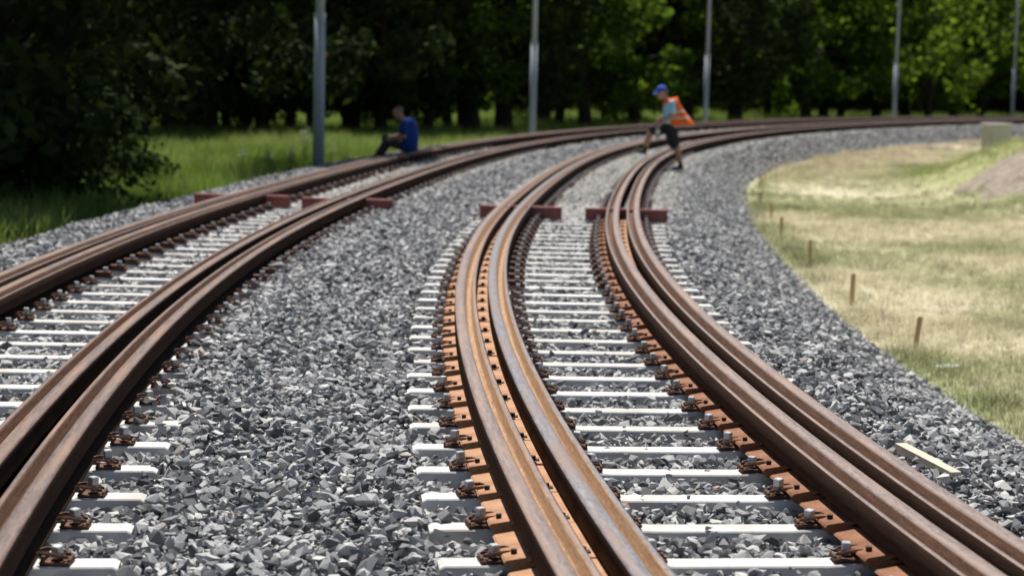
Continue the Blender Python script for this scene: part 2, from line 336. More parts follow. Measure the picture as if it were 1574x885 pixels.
# ------------------------------------------------------------------ ballast
TRACK_D = 3.6734; HALF = 1.23; SP = 0.578; S0 = 7.61 - 22 * SP
sl_s = np.array([S0 + k * SP for k in range(0, 100)]); sl_s = sl_s[(sl_s > 1.5) & (sl_s < 49)]
def right_toe(s): return np.interp(s, [0, 14, 25, 40, 48, 56, 90, 190], [3.15, 3.12, 2.98, 2.72, 2.45, 2.4, 2.2, 2.2])
def bed_z(s, d):
    tr = right_toe(s); top = -.115
    inside = (np.minimum(abs(d), abs(d + TRACK_D)) < HALF)
    z = np.where(inside, -.088, -.075)
    z = np.where(d > 1.55, -.075 + (G_R - .05 + .075) * np.clip((d - 1.65) / (tr - 1.65), 0, 1.25), z)
    z = np.where(d < -5.3, -.075 + (G_L - .05 + .075) * np.clip((-5.75 - d) / 1.45, 0, 1.25), z)
    return z
def surf_z(s, d):
    z = bed_z(s, d) + .05
    mid = ((d > -TRACK_D + HALF) & (d < -HALF)) ; z = z + np.where(mid, .02 * np.sin(np.pi * np.clip((d + TRACK_D - HALF) / (TRACK_D - 2 * HALF), 0, 1)), 0)
    z = z + (fbm(s, d, .5, 60, 3) - .5) * .06
    # dusty fines lie higher between the rails past the gauge bars
    z = z + np.where((d > -TRACK_D + .9) & (d < -TRACK_D + 1.6), .035 * sstep(9.5, 12.5, s), 0)
    inn = (abs(d) < HALF); z = z + np.where(inn, .045 * sstep(26, 31, s), 0)
    inn2 = (abs(d + TRACK_D) < HALF); z = z + np.where(inn2, .035 * sstep(28, 36, s), 0)
    return z
ss = np.concatenate([np.arange(-6, 60, .5), np.arange(60, 188, 1.)]); dd = np.array([-7.45, -7.2, -6.7, -6.2, -5.75, -5.3, -4.95, -4.88, -3.6, -2.46, -2.4, -1.9, -1.27, -1.2, 0, 1.2, 1.27, 1.65, 2.0, 2.5, 2.9, 3.2, 3.5])
SS, DD = np.meshgrid(ss, dd, indexing='ij'); x, y = P(SS.ravel(), DD.ravel()); z = bed_z(SS.ravel(), DD.ravel())
nd = len(dd); q = (np.arange(len(ss) - 1)[:, None] * nd + np.arange(nd - 1)[None]).ravel()
tag(link('ballast_bed', npmesh('ballast_bed', np.stack([x, y, z], 1), np.stack([q, q + 1, q + nd + 1, q + nd], 1), M['bed'])), kind='structure')

def stone_mesh(i, mat_, flat=.7):
    bm = bmesh.new(); n = random.choice((9, 10, 11, 13))
    for k in range(n):
        v = Vector((random.gauss(0, 1), random.gauss(0, 1), random.gauss(0, 1))).normalized() * random.uniform(.7, 1.15)
        bm.verts.new((v.x * random.uniform(.9, 1.1), v.y * .75, v.z * flat))
    r = bmesh.ops.convex_hull(bm, input=bm.verts); bmesh.ops.delete(bm, geom=[v for v in bm.verts if not v.link_faces], context='VERTS')
    me = bpy.data.meshes.new('ballast_stone_shape'); bm.to_mesh(me); bm.free(); me.materials.append(mat_); return me
stones = [source('ballast_stone_shape', stone_mesh(i, M['stone'], random.uniform(.38, .72))) for i in range(18)]
fstones = [source('dusty_stone_shape', stone_mesh(i, M['fines'], .6)) for i in range(5)]
def in_view(x, y, mrg=1.2):
    return (np.abs(x) < y * .275 + mrg) & (y > 3.5)
def grid_pts(s0, s1, d0, d1, step):
    a = np.arange(s0, s1, step); b = np.arange(d0, d1, step); A, B = np.meshgrid(a, b); A = A.ravel() + RNG.uniform(-.5, .5, A.size) * step; B = B.ravel() + RNG.uniform(-.5, .5, B.size) * step
    return A, B
def sleeper_dist(s): return np.abs(((s - S0 + SP / 2) % SP) - SP / 2)
def near_pair(d):
    r = np.full(d.shape, 9.)
    for c in (.7, -.7, -TRACK_D + .7, -TRACK_D - .7): r = np.minimum(r, abs(d - c))
    return r
PT, SZ = [], []; FP, FS = [], []
for (s0, s1, step, r0, r1, layers) in ((4.6, 15, .042, .018, .052, 2), (15, 27, .047, .021, .054, 2), (27, 48, .058, .028, .052, 2), (48, 100, .10, .038, .07, 1)):
    for lay in range(layers):
        A, B = grid_pts(s0, s1, -7.3, 3.25, step * (1 if lay == 0 else 1.25))
        x, y = P(A, B); k = in_view(x, y) & (B < right_toe(A) + RNG.normal(0, .13, A.size)) & (B > -7.15 + RNG.normal(0, .12, A.size))
        A, B, x, y = A[k], B[k], x[k], y[k]
        if s0 >= 27: A_, = (A,)
        rad = r0 + (r1 - r0) * RNG.random(len(A)) ** 1.5
        rad = np.where(RNG.random(len(A)) < .03, rad * 1.3, rad)
        z = surf_z(A, B) - (.0 if lay == 0 else .022) + RNG.normal(0, .014, len(A)) - .1 * rad
        inc = np.abs(B) < HALF; inl = np.abs(B + TRACK_D) < HALF
        onsl = (sleeper_dist(A) < .076 + rad * .75) & ((np.abs(B) < HALF + rad) | (np.abs(B + TRACK_D) < HALF + rad)) & (A < 49)
        pr = near_pair(B)
        pcov = np.where((B > -TRACK_D + .98) & (B < -2), .62 * sstep(10, 13, A), np.where((B > 1.0) & (B < 1.4), .5 * (1 - sstep(12, 16, A)), 0)) + np.where(np.abs(B) < 1.3, .006 + .9 * sstep(27, 33, A), .01 + .55 * sstep(30, 42, A))
        lift = onsl & (RNG.random(len(A)) < pcov) & (pr > .26)
        keep = (~onsl | lift) & ~((pr < .24) & (z + rad > -.02))
        rad = np.where(lift & (A < 27) & (np.abs(B) < 1.0), np.minimum(rad, .022), rad); z = np.where(lift, .0 + rad * .35, z); z = np.where((pr < .40) & ~lift, np.minimum(z, -.04), z)
        fine = (inc & (A > 26.2 + RNG.normal(0, 1.0, len(A)))) | (inl & (A > 29 + RNG.normal(0, 2, len(A)))) | ((B > 1.1) & (B < 1.5 + RNG.normal(0, .08, len(A))) & (A > 27 + RNG.normal(0, 1, len(A))))
        fine = fine & (RNG.random(len(A)) < .9)
        rad = np.where(fine, rad * .75, rad)
        for sel, pp, sz in ((keep & ~fine, PT, SZ), (keep & fine, FP, FS)):
            pp.append(np.stack([x, y, z], 1)[sel]); sz.append(rad[sel])
def build_scatter(name, pp, sz, srcs, label, cat):
    p = np.concatenate(pp); r = np.concatenate(sz); n = len(p)
    rot = np.stack([RNG.uniform(-.5, .5, n), RNG.uniform(-.5, .5, n), RNG.uniform(0, 6.283, n)], 1)
    big = RNG.random(n) < .25; rot[big, 0] = RNG.uniform(-1.5, 1.5, big.sum())
    scl = r[:, None] * RNG.uniform(.8, 1.25, (n, 3)); o = scatter(name, p, rot, scl, RNG.integers(0, len(srcs), n), srcs)
    print(name, n); return tag(o, label, cat, kind='stuff')
build_scatter('ballast_gravel', PT, SZ, stones, 'grey crushed stone ballast heaped around both tracks', 'gravel')
build_scatter('dusty_gravel', FP, FS, fstones, 'pale dusty gravel covering the sleepers past the maroon bars', 'gravel')

# ------------------------------------------------------------------ tracks
PROF = [(-.09, .0), (.09, .0), (.09, .014), (.025, .032), (.014, .042), (.014, .060), (.03, .070), (.076, .078), (.0825, .088), (.0825, .182), (.076, .188), (.056, .188), (.050, .180), (.045, .128), (.036, .118), (.012, .118), (.003, .128), (-.006, .192), (-.016, .2), (-.070, .2), (-.080, .194), (-.0825, .184), (-.0825, .090), (-.03, .072), (-.014, .060), (-.014, .042), (-.03, .032), (-.09, .014)]
def rail(dc, side, parent, headmat, groovemat, s0, s1):
    """grooved rail swept along the curve; side=+1 groove towards +d"""
    prof = [(u * side, z) for u, z in PROF]
    if side < 0: prof = prof[::-1]
    n = len(prof); s = np.concatenate([np.arange(s0, 30, .2), np.arange(30, s1, .5)])
    V = np.zeros((len(s), n, 3)); acc = np.concatenate([[0], np.cumsum([math.hypot(prof[(i + 1) % n][0] - prof[i][0], prof[(i + 1) % n][1] - prof[i][1]) for i in range(n)])])
    for j, (u, z) in enumerate(prof):
        x, y = P(s, dc + u); V[:, j] = np.stack([x, y, np.full(len(s), z)], 1)
    i = np.arange(len(s) - 1)[:, None]; j = np.arange(n)[None]; j2 = (j + 1) % n
    F = np.stack([i * n + j, i * n + j2, (i + 1) * n + j2, (i + 1) * n + j], 2).reshape(-1, 4)
    me = npmesh('rail', V.reshape(-1, 3), F, [headmat, groovemat, M['side']])
    mi = []
    for k in range(n):
        a_, b_ = PROF[k], PROF[(k + 1) % n]; mi.append(0 if (17 <= k <= 19 or k in (10,)) else 1 if 11 <= k <= 16 else 2)
    if side < 0: mi = [mi[(n - 2 - k) % n] for k in range(n)]
    me.polygons.foreach_set('material_index', np.tile(np.array(mi, np.int32), len(s) - 1))
    uv = me.uv_layers.new(name='UVMap'); U = np.zeros((len(F), 4, 2)); sj = np.repeat(np.arange(len(s) - 1), n); kj = np.tile(np.arange(n), len(s) - 1)
    off = dc * 37.3
    U[:, 0, 0] = U[:, 1, 0] = s[sj] + off; U[:, 2, 0] = U[:, 3, 0] = s[sj + 1] + off
    U[:, 0, 1] = U[:, 3, 1] = acc[kj] + off; U[:, 1, 1] = U[:, 2, 1] = acc[kj + 1] + off
    uv.data.foreach_set('uv', U.astype(np.float32).ravel())
    return link('rail', me, parent)
def sleeper_mesh():
    b = MB(); L = HALF
    prof = [(-.13, -.21), (-.082, -.05), (-.070, -.010), (-.064, -.004), (.064, -.004), (.070, -.010), (.082, -.05), (.13, -.21)]
    xs = [-L, -L + .02, -.45, -.3, .3, .45, L - .02, L]; vs = []; n = len(prof)
    for i, xx in enumerate(xs):
        for (yy, zz_) in prof:
            dz = -.008 if i in (3, 4) and zz_ > -.1 else 0; dz += -.010 if i in (0, 7) and zz_ > -.1 else 0
            vs.append((xx, yy, zz_ + dz))
    fs = [(i * n + j, (i + 1) * n + j, (i + 1) * n + (j + 1) % n, i * n + (j + 1) % n) for i in range(len(xs) - 1) for j in range(n)]
    fs += [tuple(range(n)), tuple(range(len(xs) * n - 1, (len(xs) - 1) * n - 1, -1))]
    b.add(vs, fs); return b.mesh('sleeper', M['concrete'])
SLEEPER = sleeper_mesh()
def clip_mb(b, mi=0):
    b.box(-.075, .075, -.066, .066, -.003, .014, mi, .004)                                  # ribbed foot plate
    b.box(.050, .070, -.060, .060, .014, .036, mi, .004)                                    # rib against the rail foot
    b.box(-.074, -.060, -.055, .055, .014, .026, mi, .003)
    for sy in (-1, 1):                                                                        # W-shaped tension clamp
        b.tube([(.012, sy * .012, .036), (-.030, sy * .016, .034), (-.052, sy * .034, .030), (-.034, sy * .054, .036), (.02, sy * .056, .048), (.065, sy * .050, .050), (.088, sy * .036, .046)], .0085, 6, mi)
def bolt_mb(b, mi=0):
    b.tube([(0, 0, .012), (0, 0, .040)], .011, 6, mi)
    b.tube([(0, 0, .040), (0, 0, .046)], .027, 10, mi)
    b.box(-.021, .021, -.021, .021, .046, .090, mi, .004)
b = MB(); clip_mb(b); b.v = [(x_ * .78, y_ * .78, z_ * .85) for x_, y_, z_ in b.v]; CLIP = b.mesh('rail_clip', M['clip'])
b = MB(); bolt_mb(b); b.v = [(x_ * .85, y_ * .85, z_ * .88) for x_, y_, z_ in b.v]; BOLT = b.mesh('bolt', M['bolt'])
b = MB(); b.box(-.07, .07, -.06, .06, -.003, .02); b.box(-.05, .08, -.05, .05, .02, .046); bb = MB()
b.box(-.02, .02, -.02, .02, .046, .082, 1); FAST = b.mesh('rail_fastening', [M['clip'], M['bolt']])
def plate_mesh(kind, pm='plate'):
    b = MB(); L = .235
    if kind == 0:        # sloping plate on the rail foot with a turned-down lip and small nut; x: outward (-) to web (+)
        prof = [(-.068, .030), (-.060, .038), (.070, .060), (.070, .046), (-.056, .022)]
        vs = []; ysl = [-L, -L + .03, L]; n = len(prof)
        for i, yy in enumerate(ysl):
            for (u, z) in prof: vs.append((u * (1.0 if i else 1.06), yy, z + (.012 if i == 0 and z > .027 else 0)))
        fs = [(i * n + j, i * n + (j + 1) % n, (i + 1) * n + (j + 1) % n, (i + 1) * n + j) for i in range(2) for j in range(n)]
        fs += [tuple(range(n - 1, -1, -1)), tuple(range(2 * n, 3 * n))]; b.add(vs, fs)
        b.box(-.05, .07, -L + .004, -L + .022, .012, .042, 0, .003)
        b.tube([(-.02, -.10, .040), (-.02, -.10, .062)], .013, 6, 1)
        b.box(-.048, -.034, -.2, .2, .0, .038, 0)
    else:                # flat strip between the two rails with a corner notch
        z0, z1 = .05, .074; L = .284; w = .06
        pts = [(-w, -L + .045), (.018, -L + .045), (.018, -L), (w, -L), (w, L), (-w, L)]
        vs = [(x_, y_, z0) for x_, y_ in pts] + [(x_, y_, z1) for x_, y_ in pts]
        fs = [tuple(range(5, -1, -1)), tuple(range(6, 12))] + [(i, (i + 1) % 6, 6 + (i + 1) % 6, 6 + i) for i in range(6)]; b.add(vs, fs)
        b.box(-.02, .02, -.05, .05, .0, .052, 0); b.tube([(.004, -L + .075, z1 - .004), (.004, -L + .075, z1 + .022)], .017, 6, 1); b.box(-.03, .035, -L + .055, -L + .095, z1 - .002, z1 + .006, 1)
    return b.mesh('rail_plate', [M[pm], M['dark']])
PL0, PL1, PL2 = plate_mesh(0), plate_mesh(1), plate_mesh(0, 'platebrown')
def build_track(dc, label, name_head, plates):
    root = link('railway_track', None); tag(root, label, 'railway track', 'parallel curved tracks')
    x, y = P(6., dc); root.location = (0, 0, 0)
    for k, (off, side) in enumerate(((-.7 - .1275, 1), (-.7 + .1275, 1), (.7 - .1275, -1), (.7 + .1275, -1))):
        rail(dc + off, side, root, (M['headb'] if k == 1 else M['head']) if plates else M['headdark'], M['groove'] if (plates and k < 2) or (not plates and k == 7) else M['groovebrown'], -6, 186)
    smax = 49
    for i, s in enumerate(sl_s):
        x, y = P(s, dc)
        if not in_view(np.array([x]), np.array([y]), 3.0)[0]: continue
        th = heading(s); so = link('sleeper', SLEEPER, root, (x, y, random.uniform(-.003, .001)), -th + random.uniform(-.006, .006))
        for off, fl in ((-1.015, 1), (-.40, -1), (.385, 1), (1.0, -1)):
            xx, yy = P(s, dc + off)
            if not in_view(np.array([xx]), np.array([yy]), .8)[0]: continue
            if s < 17:
                c_ = link('rail_clip', CLIP, so, (off, random.uniform(-.006, .006), 0), 0 if fl > 0 else math.pi)
                bo_ = link('bolt', BOLT, so, (off, random.uniform(-.006, .006), random.uniform(-.014, .006)), random.uniform(0, 1.5)); bo_.rotation_euler[0] = random.uniform(-.09, .09); bo_.rotation_euler[1] = random.uniform(-.09, .09); c_.rotation_euler[2] += random.uniform(-.12, .12)
            else: link('rail_fastening', FAST, so, (off, 0, 0), 0 if fl > 0 else math.pi)
        if plates and s < 27.5:
            for off, me_ in ((-.925, PL0), (-.7, PL1), (.475, PL2), (.7, PL1)):
                xx, yy = P(s + .03, dc + off)
                if in_view(np.array([xx]), np.array([yy]), .6)[0]:
                    p_ = link('rail_plate', me_, root, (xx, yy, random.uniform(-.004, .004) - (.045 if off == .7 else 0)), -heading(s) + random.uniform(-.008, .008))
                    if me_ is not PL1: p_.rotation_euler[1] = random.uniform(-.03, .03)
    return root
build_track(0.0, 'curved track with orange rusty plates along its doubled rails, where a man steps across', 'head', True)
build_track(-TRACK_D, 'outer curved track beside the trees with doubled dark brown rails and no orange plates', 'head', False)

def gauge_bar(s, dc, length, label):
    x, y = P(s, dc); o = link('gauge_bar', None, None, (x, y, 0), -heading(s) - .0)
    tag(o, label, 'steel beam', 'maroon bars under the rails'); h = length / 2
    b = MB(); b.box(-h, h, -.06, .06, .002, .164, 0, .006); b.obj('beam', M['maroon'], o)
    for sx in (-1, 1):
        b = MB(); b.box(sx * h - .006, sx * h + .006, -.066, .066, -.002, .170, 0, .002); b.obj('end_plate', M['maroon'], o)
gauge_bar(25.6, -.64, 1.06, 'maroon steel bar under the outer rails of the track with orange plates')
gauge_bar(25.6, .74, 1.06, 'maroon steel bar under the rails nearest the wooden stakes')
gauge_bar(26.2, -3.02, 1.22, 'maroon steel bar under the inner rails of the track by the trees')
gauge_bar(26.4, -4.50, 1.30, 'maroon steel bar under the outermost rails beside the grass')

# ------------------------------------------------------------------ masts
def mast(px, d, label, joint, dia):
    s = 20 + np.arange(0, 150, .05); x, y = P(s, d); want = ray(px, 200); t = x - want.x / want.y * y
    i = int(np.argmax(t > 0)) if (t > 0).any() else -1
    x, y = float(x[i]), float(y[i]); o = link('catenary_mast', None, None, (x, y, G_L)); tag(o, label, 'mast', 'masts beside the outer track')
    r = dia / 2; zj = joint - G_L
    b = MB(); b.tube([(0, 0, -.3), (0, 0, zj)], [r * 1.05, r], 20); b.obj('lower_shaft', M['steel'], o, True)
    b = MB(); b.tube([(0, 0, zj), (0, 0, 9.0)], [r * .84, r * .7], 20); b.obj('upper_shaft', M['steel'], o, True)
    b = MB(); b.tube([(0, 0, zj - .06), (0, 0, zj - .05), (0, 0, zj + .03), (0, 0, zj + .05)], [r * 1.02, r * 1.1, r * 1.1, r * .88], 20); b.obj('collar', M['steel'], o)
    b = MB(); b.box(-.2, .2, -.2, .2, .0, .03, 0, .005); b.obj('base_plate', M['steel'], o)
    print('mast', px, x, y); return o
MASTS = [mast(489, -6.6, 'thick grey steel mast nearest the seated man, tall weeds at its foot', 3.05, .24),
         mast(818, -6.6, 'grey steel mast between the two men, joint halfway up', 2.9, .215),
         mast(1083, -6.6, 'grey steel mast just right of the walking man', 2.9, .20),
         mast(1373, -6.6, 'thin grey mast in front of the bright green foliage', 2.9, .20),
         mast(1554, -6.6, 'thinnest and farthest grey mast, above the metal cabinet', 2.9, .19)]

# ------------------------------------------------------------------ stakes, plank, cabinet, litter
def stake(px, py, top, label, n):
    p = at_z(px, py, G_R); z = float(terrain([p.x], [p.y])[0]); p = at_z(px, py, z); m = FPX / p.y
    h = max((py - top) / m, .2); o = link('wooden_stake', None, None, (p.x, p.y, z), random.uniform(-.6, .6)); tag(o, label, 'stake', 'stakes along the ballast edge')
    o.rotation_euler[1] = random.uniform(-.05, .06) + (.06 if n == 0 else 0)
    b = MB(); w = .022; b.box(-w, w, -w * .8, w * .8, -.12, h - .012, 0, .003); b.obj('shaft', M['stake'], o)
    b = MB(); b.box(-w * .9, w * .9, -w * .7, w * .7, h - .014, h, 0, .004); b.obj('sawn_top', M['plank'], o)
STK = [(1406, 539, 484.6, 'nearest and tallest wooden stake, leaning slightly, at the ballast edge'), (1308.6, 470, 419, 'second wooden stake from the near end of the row'), (1245, 409.5, 368, 'third wooden stake from the near end of the row'), (1200.6, 368, 333, 'fourth wooden stake from the near end of the row'), (1186, 342, 311, 'fifth wooden stake from the near end of the row'), (1168.7, 316, 294, 'sixth wooden stake from the near end of the row'), (1168.7, 289, 268, 'seventh wooden stake from the near end of the row'), (1175, 282, 262, 'eighth wooden stake, third from the far end of the row'), (1185, 271, 248, 'second wooden stake from the far end of the row'), (1206.6, 259, 240, 'farthest wooden stake of the row along the ballast')]
for n, (px, py, tp, lb) in enumerate(STK): stake(px, py, tp, lb, n)

pa, pb = at_z(1384, 688, .02), at_z(1470, 722, .02); dv = pb - pa
o = link('wooden_wedge', None, None, ((pa + pb) / 2), 0); o.rotation_euler = (0, .02, math.atan2(dv.y, dv.x)); o.location.z = .012
tag(o, 'pale sawn wooden wedge lying on the ballast beside the rail', 'wood piece'); L = dv.length / 2
b = MB(); vs = [(-L, -.032, -.02), (L, -.028, -.02), (L, .028, -.02), (-L, .032, -.02), (-L, -.032, .028), (L, -.028, .004), (L, .028, .004), (-L, .032, .028)]
b.add(vs, [(3, 2, 1, 0), (4, 5, 6, 7), (0, 1, 5, 4), (1, 2, 6, 5), (2, 3, 7, 6), (3, 0, 4, 7)]); b.obj('wedge_body', M['plank'], o)

p0 = at_z(1530, 243, G_R); o = link('electrical_cabinet', None, None, (p0.x, p0.y, float(terrain([p0.x], [p0.y])[0]) - .05), .42)
tag(o, 'grey-green metal cabinet with pale lid standing behind the grassy bank', 'cabinet'); w, dpt, h = .37, .22, 1.08 + .0
b = MB(); o.scale = (1.2, 1.2, 1.08); b.box(-w, w, -dpt, dpt, .08, h, 0, .008); b.obj('body', M['cabinet'], o)
b = MB(); b.box(-w - .03, w + .03, -dpt - .03, dpt + .03, h + .001, h + .05, 0, .012); b.obj('lid', M['cabinet_lid'], o)
b = MB(); b.box(-w - .01, w + .01, -dpt - .01, dpt + .01, -.1, .078, 0, .005); b.obj('plinth', M['concrete'], o)
b = MB(); b.box(-w + .03, w - .03, -dpt - .012, -dpt - .001, .13, h - .04, 0, .004); dr = b.obj('door', M['cabinet'], o)
b = MB(); b.box(w - .10, w - .07, -dpt - .03, -dpt - .013, .55, .68, 0, .004); b.obj('handle', M['bolt'], dr)

# earth heap on the flank of the bank
def heap(name, cx0, cy0, rx, ry, h, matk, label, cat, kind, seed, n=46):
    vs = []; fs = []
    for i in range(n):
        for j in range(n):
            u, v = i / (n - 1) * 2 - 1, j / (n - 1) * 2 - 1; X_, Y_ = cx0 + u * rx, cy0 + v * ry; r = math.hypot(u, v)
            vs.append((X_, Y_, h * max(0, 1 - r ** 1.5) - (.12 if r > .9 else 0)))
    V = np.array(vs); V[:, 2] += terrain(V[:, 0], V[:, 1]) + (fbm(V[:, 0], V[:, 1], .5, seed) - .5) * .32 - .02
    fs = [(i * n + j, (i + 1) * n + j, (i + 1) * n + j + 1, i * n + j + 1) for i in range(n - 1) for j in range(n - 1)]
    o = link(name, npmesh(name, V, fs, M[matk], True)); return tag(o, label, cat, kind=kind)
heap('dirt_mound', 10.55, 41.0, 1.35, 2.6, .2, 'dirt', 'heap of dry brown earth on the grassy bank', 'dirt mound', 'structure', 5)

# ------------------------------------------------------------------ grass
def tuft(nb, h, spread, w, bend, seed):
    r = random.Random(seed); b = MB()
    for k in range(nb):
        a = r.uniform(0, 6.283); x0, y0 = r.gauss(0, spread), r.gauss(0, spread); hh = h * r.uniform(.55, 1.1); be = bend * r.uniform(.2, 1.2) * hh
        dx, dy = math.cos(a), math.sin(a); px_, py_ = -dy * w / 2, dx * w / 2
        p1 = (x0 + dx * be * .35, y0 + dy * be * .35, hh * .6); p2 = (x0 + dx * be, y0 + dy * be, hh)
        b.add([(x0 - px_, y0 - py_, 0), (x0 + px_, y0 + py_, 0), (p1[0] + px_ * .7, p1[1] + py_ * .7, p1[2]), (p1[0] - px_ * .7, p1[1] - py_ * .7, p1[2]), p2], [(0, 1, 2, 3), (3, 2, 4)])
    return source('grass_tuft_shape', b.mesh('grass_tuft_shape', M['grass']))
short = [tuft(16, .085, .045, .006, .8, i) for i in range(4)]
tall = [tuft(18, .42, .11, .011, .55, 20 + i) for i in range(4)]
def grass(name, X_, Y_, sc, srcs, colf, label):
    n = len(X_); z = terrain(X_, Y_) - .005
    rot = np.stack([RNG.normal(0, .12, n), RNG.normal(0, .12, n), RNG.uniform(0, 6.283, n)], 1); col = colf(X_, Y_) * RNG.uniform(.6, 1.35, (n, 1))
    o = scatter(name, np.stack([X_, Y_, z], 1), rot, np.repeat((sc * RNG.uniform(.6, 1.4, n))[:, None], 3, 1), RNG.integers(0, len(srcs), n), srcs, np.clip(col, 0, 1)); print(name, n)
    return tag(o, label, 'grass', kind='stuff')
# right-hand meadow
A, B = [], []
for (s0, s1, d1, stp) in ((9, 22, 8, .085), (22, 40, 11, .13), (40, 75, 19, .22), (75, 98, 9, .3)):
    a_, b_ = grid_pts(s0, s1, 2.75, d1, stp); A.append(a_); B.append(b_)
A = np.concatenate(A); B = np.concatenate(B); X_, Y_ = P(A, B)
k = in_view(X_, Y_, .8) & (B > right_toe(A) + RNG.normal(.05, .12, len(A))) & (fbm(X_ * .35 + Y_ * .1, Y_, 3.5, 30) < .68 + RNG.normal(0, .04, len(A)))
X_, Y_, A, B = X_[k], Y_[k], A[k], B[k]
grass('dry_grass', X_, Y_, np.where(B < right_toe(A) + .5, 1.2, .85) * (1 + .02 * np.clip(A - 20, 0, 50)) * (.45 + 1.3 * fbm(X_, Y_, .9, 44) ** 1.3), short, lambda x, y: ground_col(x, y) * 1.15, 'short dry meadow grass, straw and green, right of the stakes')
# left-hand meadow, tall and lush
def left_col(x, y):
    c = np.array([.20, .29, .055])[None] * np.ones((len(x), 1)); m = sstep(.45, .65, fbm(x, y, 1.5, 71))[:, None]; c = c * (1 - m) + np.array([.32, .37, .12]) * m; return c
X_ = RNG.uniform(-26, 6, 30000); Y_ = RNG.uniform(22, 72, 30000); s_, d_ = to_sd(X_, Y_); k = in_view(X_, Y_, 1.5) & (d_ < -7.0)
grass('tall_grass', X_[k], Y_[k], .6 + .9 * fbm(X_[k], Y_[k], 2.0, 77), tall, left_col, 'lush tall green grass between the outer track and the trees')
X_ = RNG.uniform(-30, 60, 26000); Y_ = RNG.uniform(72, 150, 26000); s_, d_ = to_sd(X_, Y_); k = in_view(X_, Y_, 1.5) & (d_ < -7.2)
grass('meadow_grass', X_[k], Y_[k], np.full(k.sum(), 1.2), tall, left_col, 'sunlit green grass seen between the tree trunks')

# ------------------------------------------------------------------ trees
def leaf_cloud(centers, radii, per, size, seed):
    r = np.random.default_rng(seed); C = np.repeat(centers, per, 0); R = np.repeat(radii, per); n = len(C)
    d = r.normal(0, 1, (n, 3)); d /= np.linalg.norm(d, axis=1)[:, None]
    p = C + d * (R * r.random(n) ** .45)[:, None] * np.array([1, 1, .75])
    nrm = r.normal(0, 1, (n, 3)) + np.array([0, 0, .7]); nrm /= np.linalg.norm(nrm, axis=1)[:, None]
    a = np.cross(nrm, r.normal(0, 1, (n, 3))); a /= np.linalg.norm(a, axis=1)[:, None]; b = np.cross(nrm, a)
    sz = size * r.uniform(.6, 1.3, n)[:, None]
    V = np.stack([p - a * sz, p + b * sz * .55 + nrm * sz * .12, p + a * sz, p - b * sz * .55 + nrm * sz * .12], 1).reshape(-1, 3)
    return V, np.arange(4 * n).reshape(-1, 4)
def tree_meshes(seed, H, R, zlow, leaf, ncl=70, per=85, size=.17, tr=.28, lean=0.0, ground_skirt=False):
    r = random.Random(seed); cs, rs = [], []; b = MB()
    lx = lean
    tp = [Vector((lx * t * 2.2 + r.uniform(-.06, .06) * t * 3, r.uniform(-.1, .1) * t, H * .62 * t - .2)) for t in (0, .06, .15, .3, .5, .75, 1)]
    b.tube(tp, [tr * 1.5, tr * 1.1, tr, tr * .88, tr * .7, tr * .42, tr * .12], 10)
    for k in range(8):
        t = r.uniform(.22, .7); i = t * 6; base = tp[3] if t < .45 else tp[4] if t < .6 else tp[5]
        a = r.uniform(0, 6.283); L = R * r.uniform(.55, .95); e = base + Vector((math.cos(a) * L, math.sin(a) * L, r.uniform(-.1, .45) * L))
        m = base.lerp(e, .5) + Vector((0, 0, .15 * L)); b.tube([base, m, e], [tr * .38, tr * .24, tr * .07], 6)
        for q in range(2): cs.append(e + Vector((r.gauss(0, .4), r.gauss(0, .4), r.gauss(0, .35)))); rs.append(r.uniform(.6, 1.0))
    zc = (H + zlow) / 2; rz = (H - zlow) / 2
    while len(cs) < ncl:
        a = r.uniform(0, 6.283); u = r.uniform(-1, 1); q = math.sqrt(max(0, 1 - u * u * .9)) * math.sqrt(r.uniform(.12, 1)); z = zc + u * rz
        if u < -.2: q = math.sqrt(r.uniform(.1, 1)) * (.75 + .25 * r.random())
        cs.append(Vector((math.cos(a) * R * q + lx, math.sin(a) * R * q, z + .15 * rz * 0))); rs.append(r.uniform(.55, 1.15) * (.8 if u < -.5 else 1))
    if ground_skirt:
        for k in range(26):
            a = r.uniform(0, 6.283); q = r.uniform(.45, 1.02); cs.append(Vector((math.cos(a) * R * q, math.sin(a) * R * q, r.uniform(.2, zlow + .8)))); rs.append(r.uniform(.5, .9))
    C = np.array([tuple(c) for c in cs]); V, F = leaf_cloud(C, np.array(rs), per, size, seed)
    V[:, 2] = np.maximum(V[:, 2], .03)
    return b.mesh('trunk', M['bark'], True), npmesh('crown', V, F, M[leaf])
TV = [tree_meshes(1, 11, 3.4, 1.3, 'leafdark', 95, 90, .16, .30), tree_meshes(2, 12, 3.8, 1.6, 'leafdark', 105, 90, .17, .38, .25), tree_meshes(3, 9.5, 3.0, 1.0, 'leafmid', 80, 85, .15, .20, -.3),
      tree_meshes(4, 10, 3.2, 1.5, 'leafmid', 75, 75, .17, .26, .2), tree_meshes(5, 9, 2.8, 1.1, 'leaflight', 48, 75, .15, .17, -.15), tree_meshes(6, 13, 4.4, .5, 'leafdark', 130, 95, .2, .35, 0, True)]
TV_BUSH = tree_meshes(7, 9.0, 3.5, .6, 'leafdark', 110, 110, .13, .3, .1, True)
TV_SHADE_TALL = tree_meshes(8, 15, 2.3, 5.2, 'leafdark', 66, 90, .17, .085, -.0)
def tree(v, x, y, label, group=None, sc=1.0, rz=None, name='broadleaf_tree'):
    t = link(name, None, None, (x, y, float(terrain([x], [y])[0])), random.uniform(0, 6.28) if rz is None else rz); t.scale = (sc, sc, sc * random.uniform(.95, 1.05))
    tag(t, label, 'tree', group); link('trunk', v[0], t); link('crown', v[1], t); return t
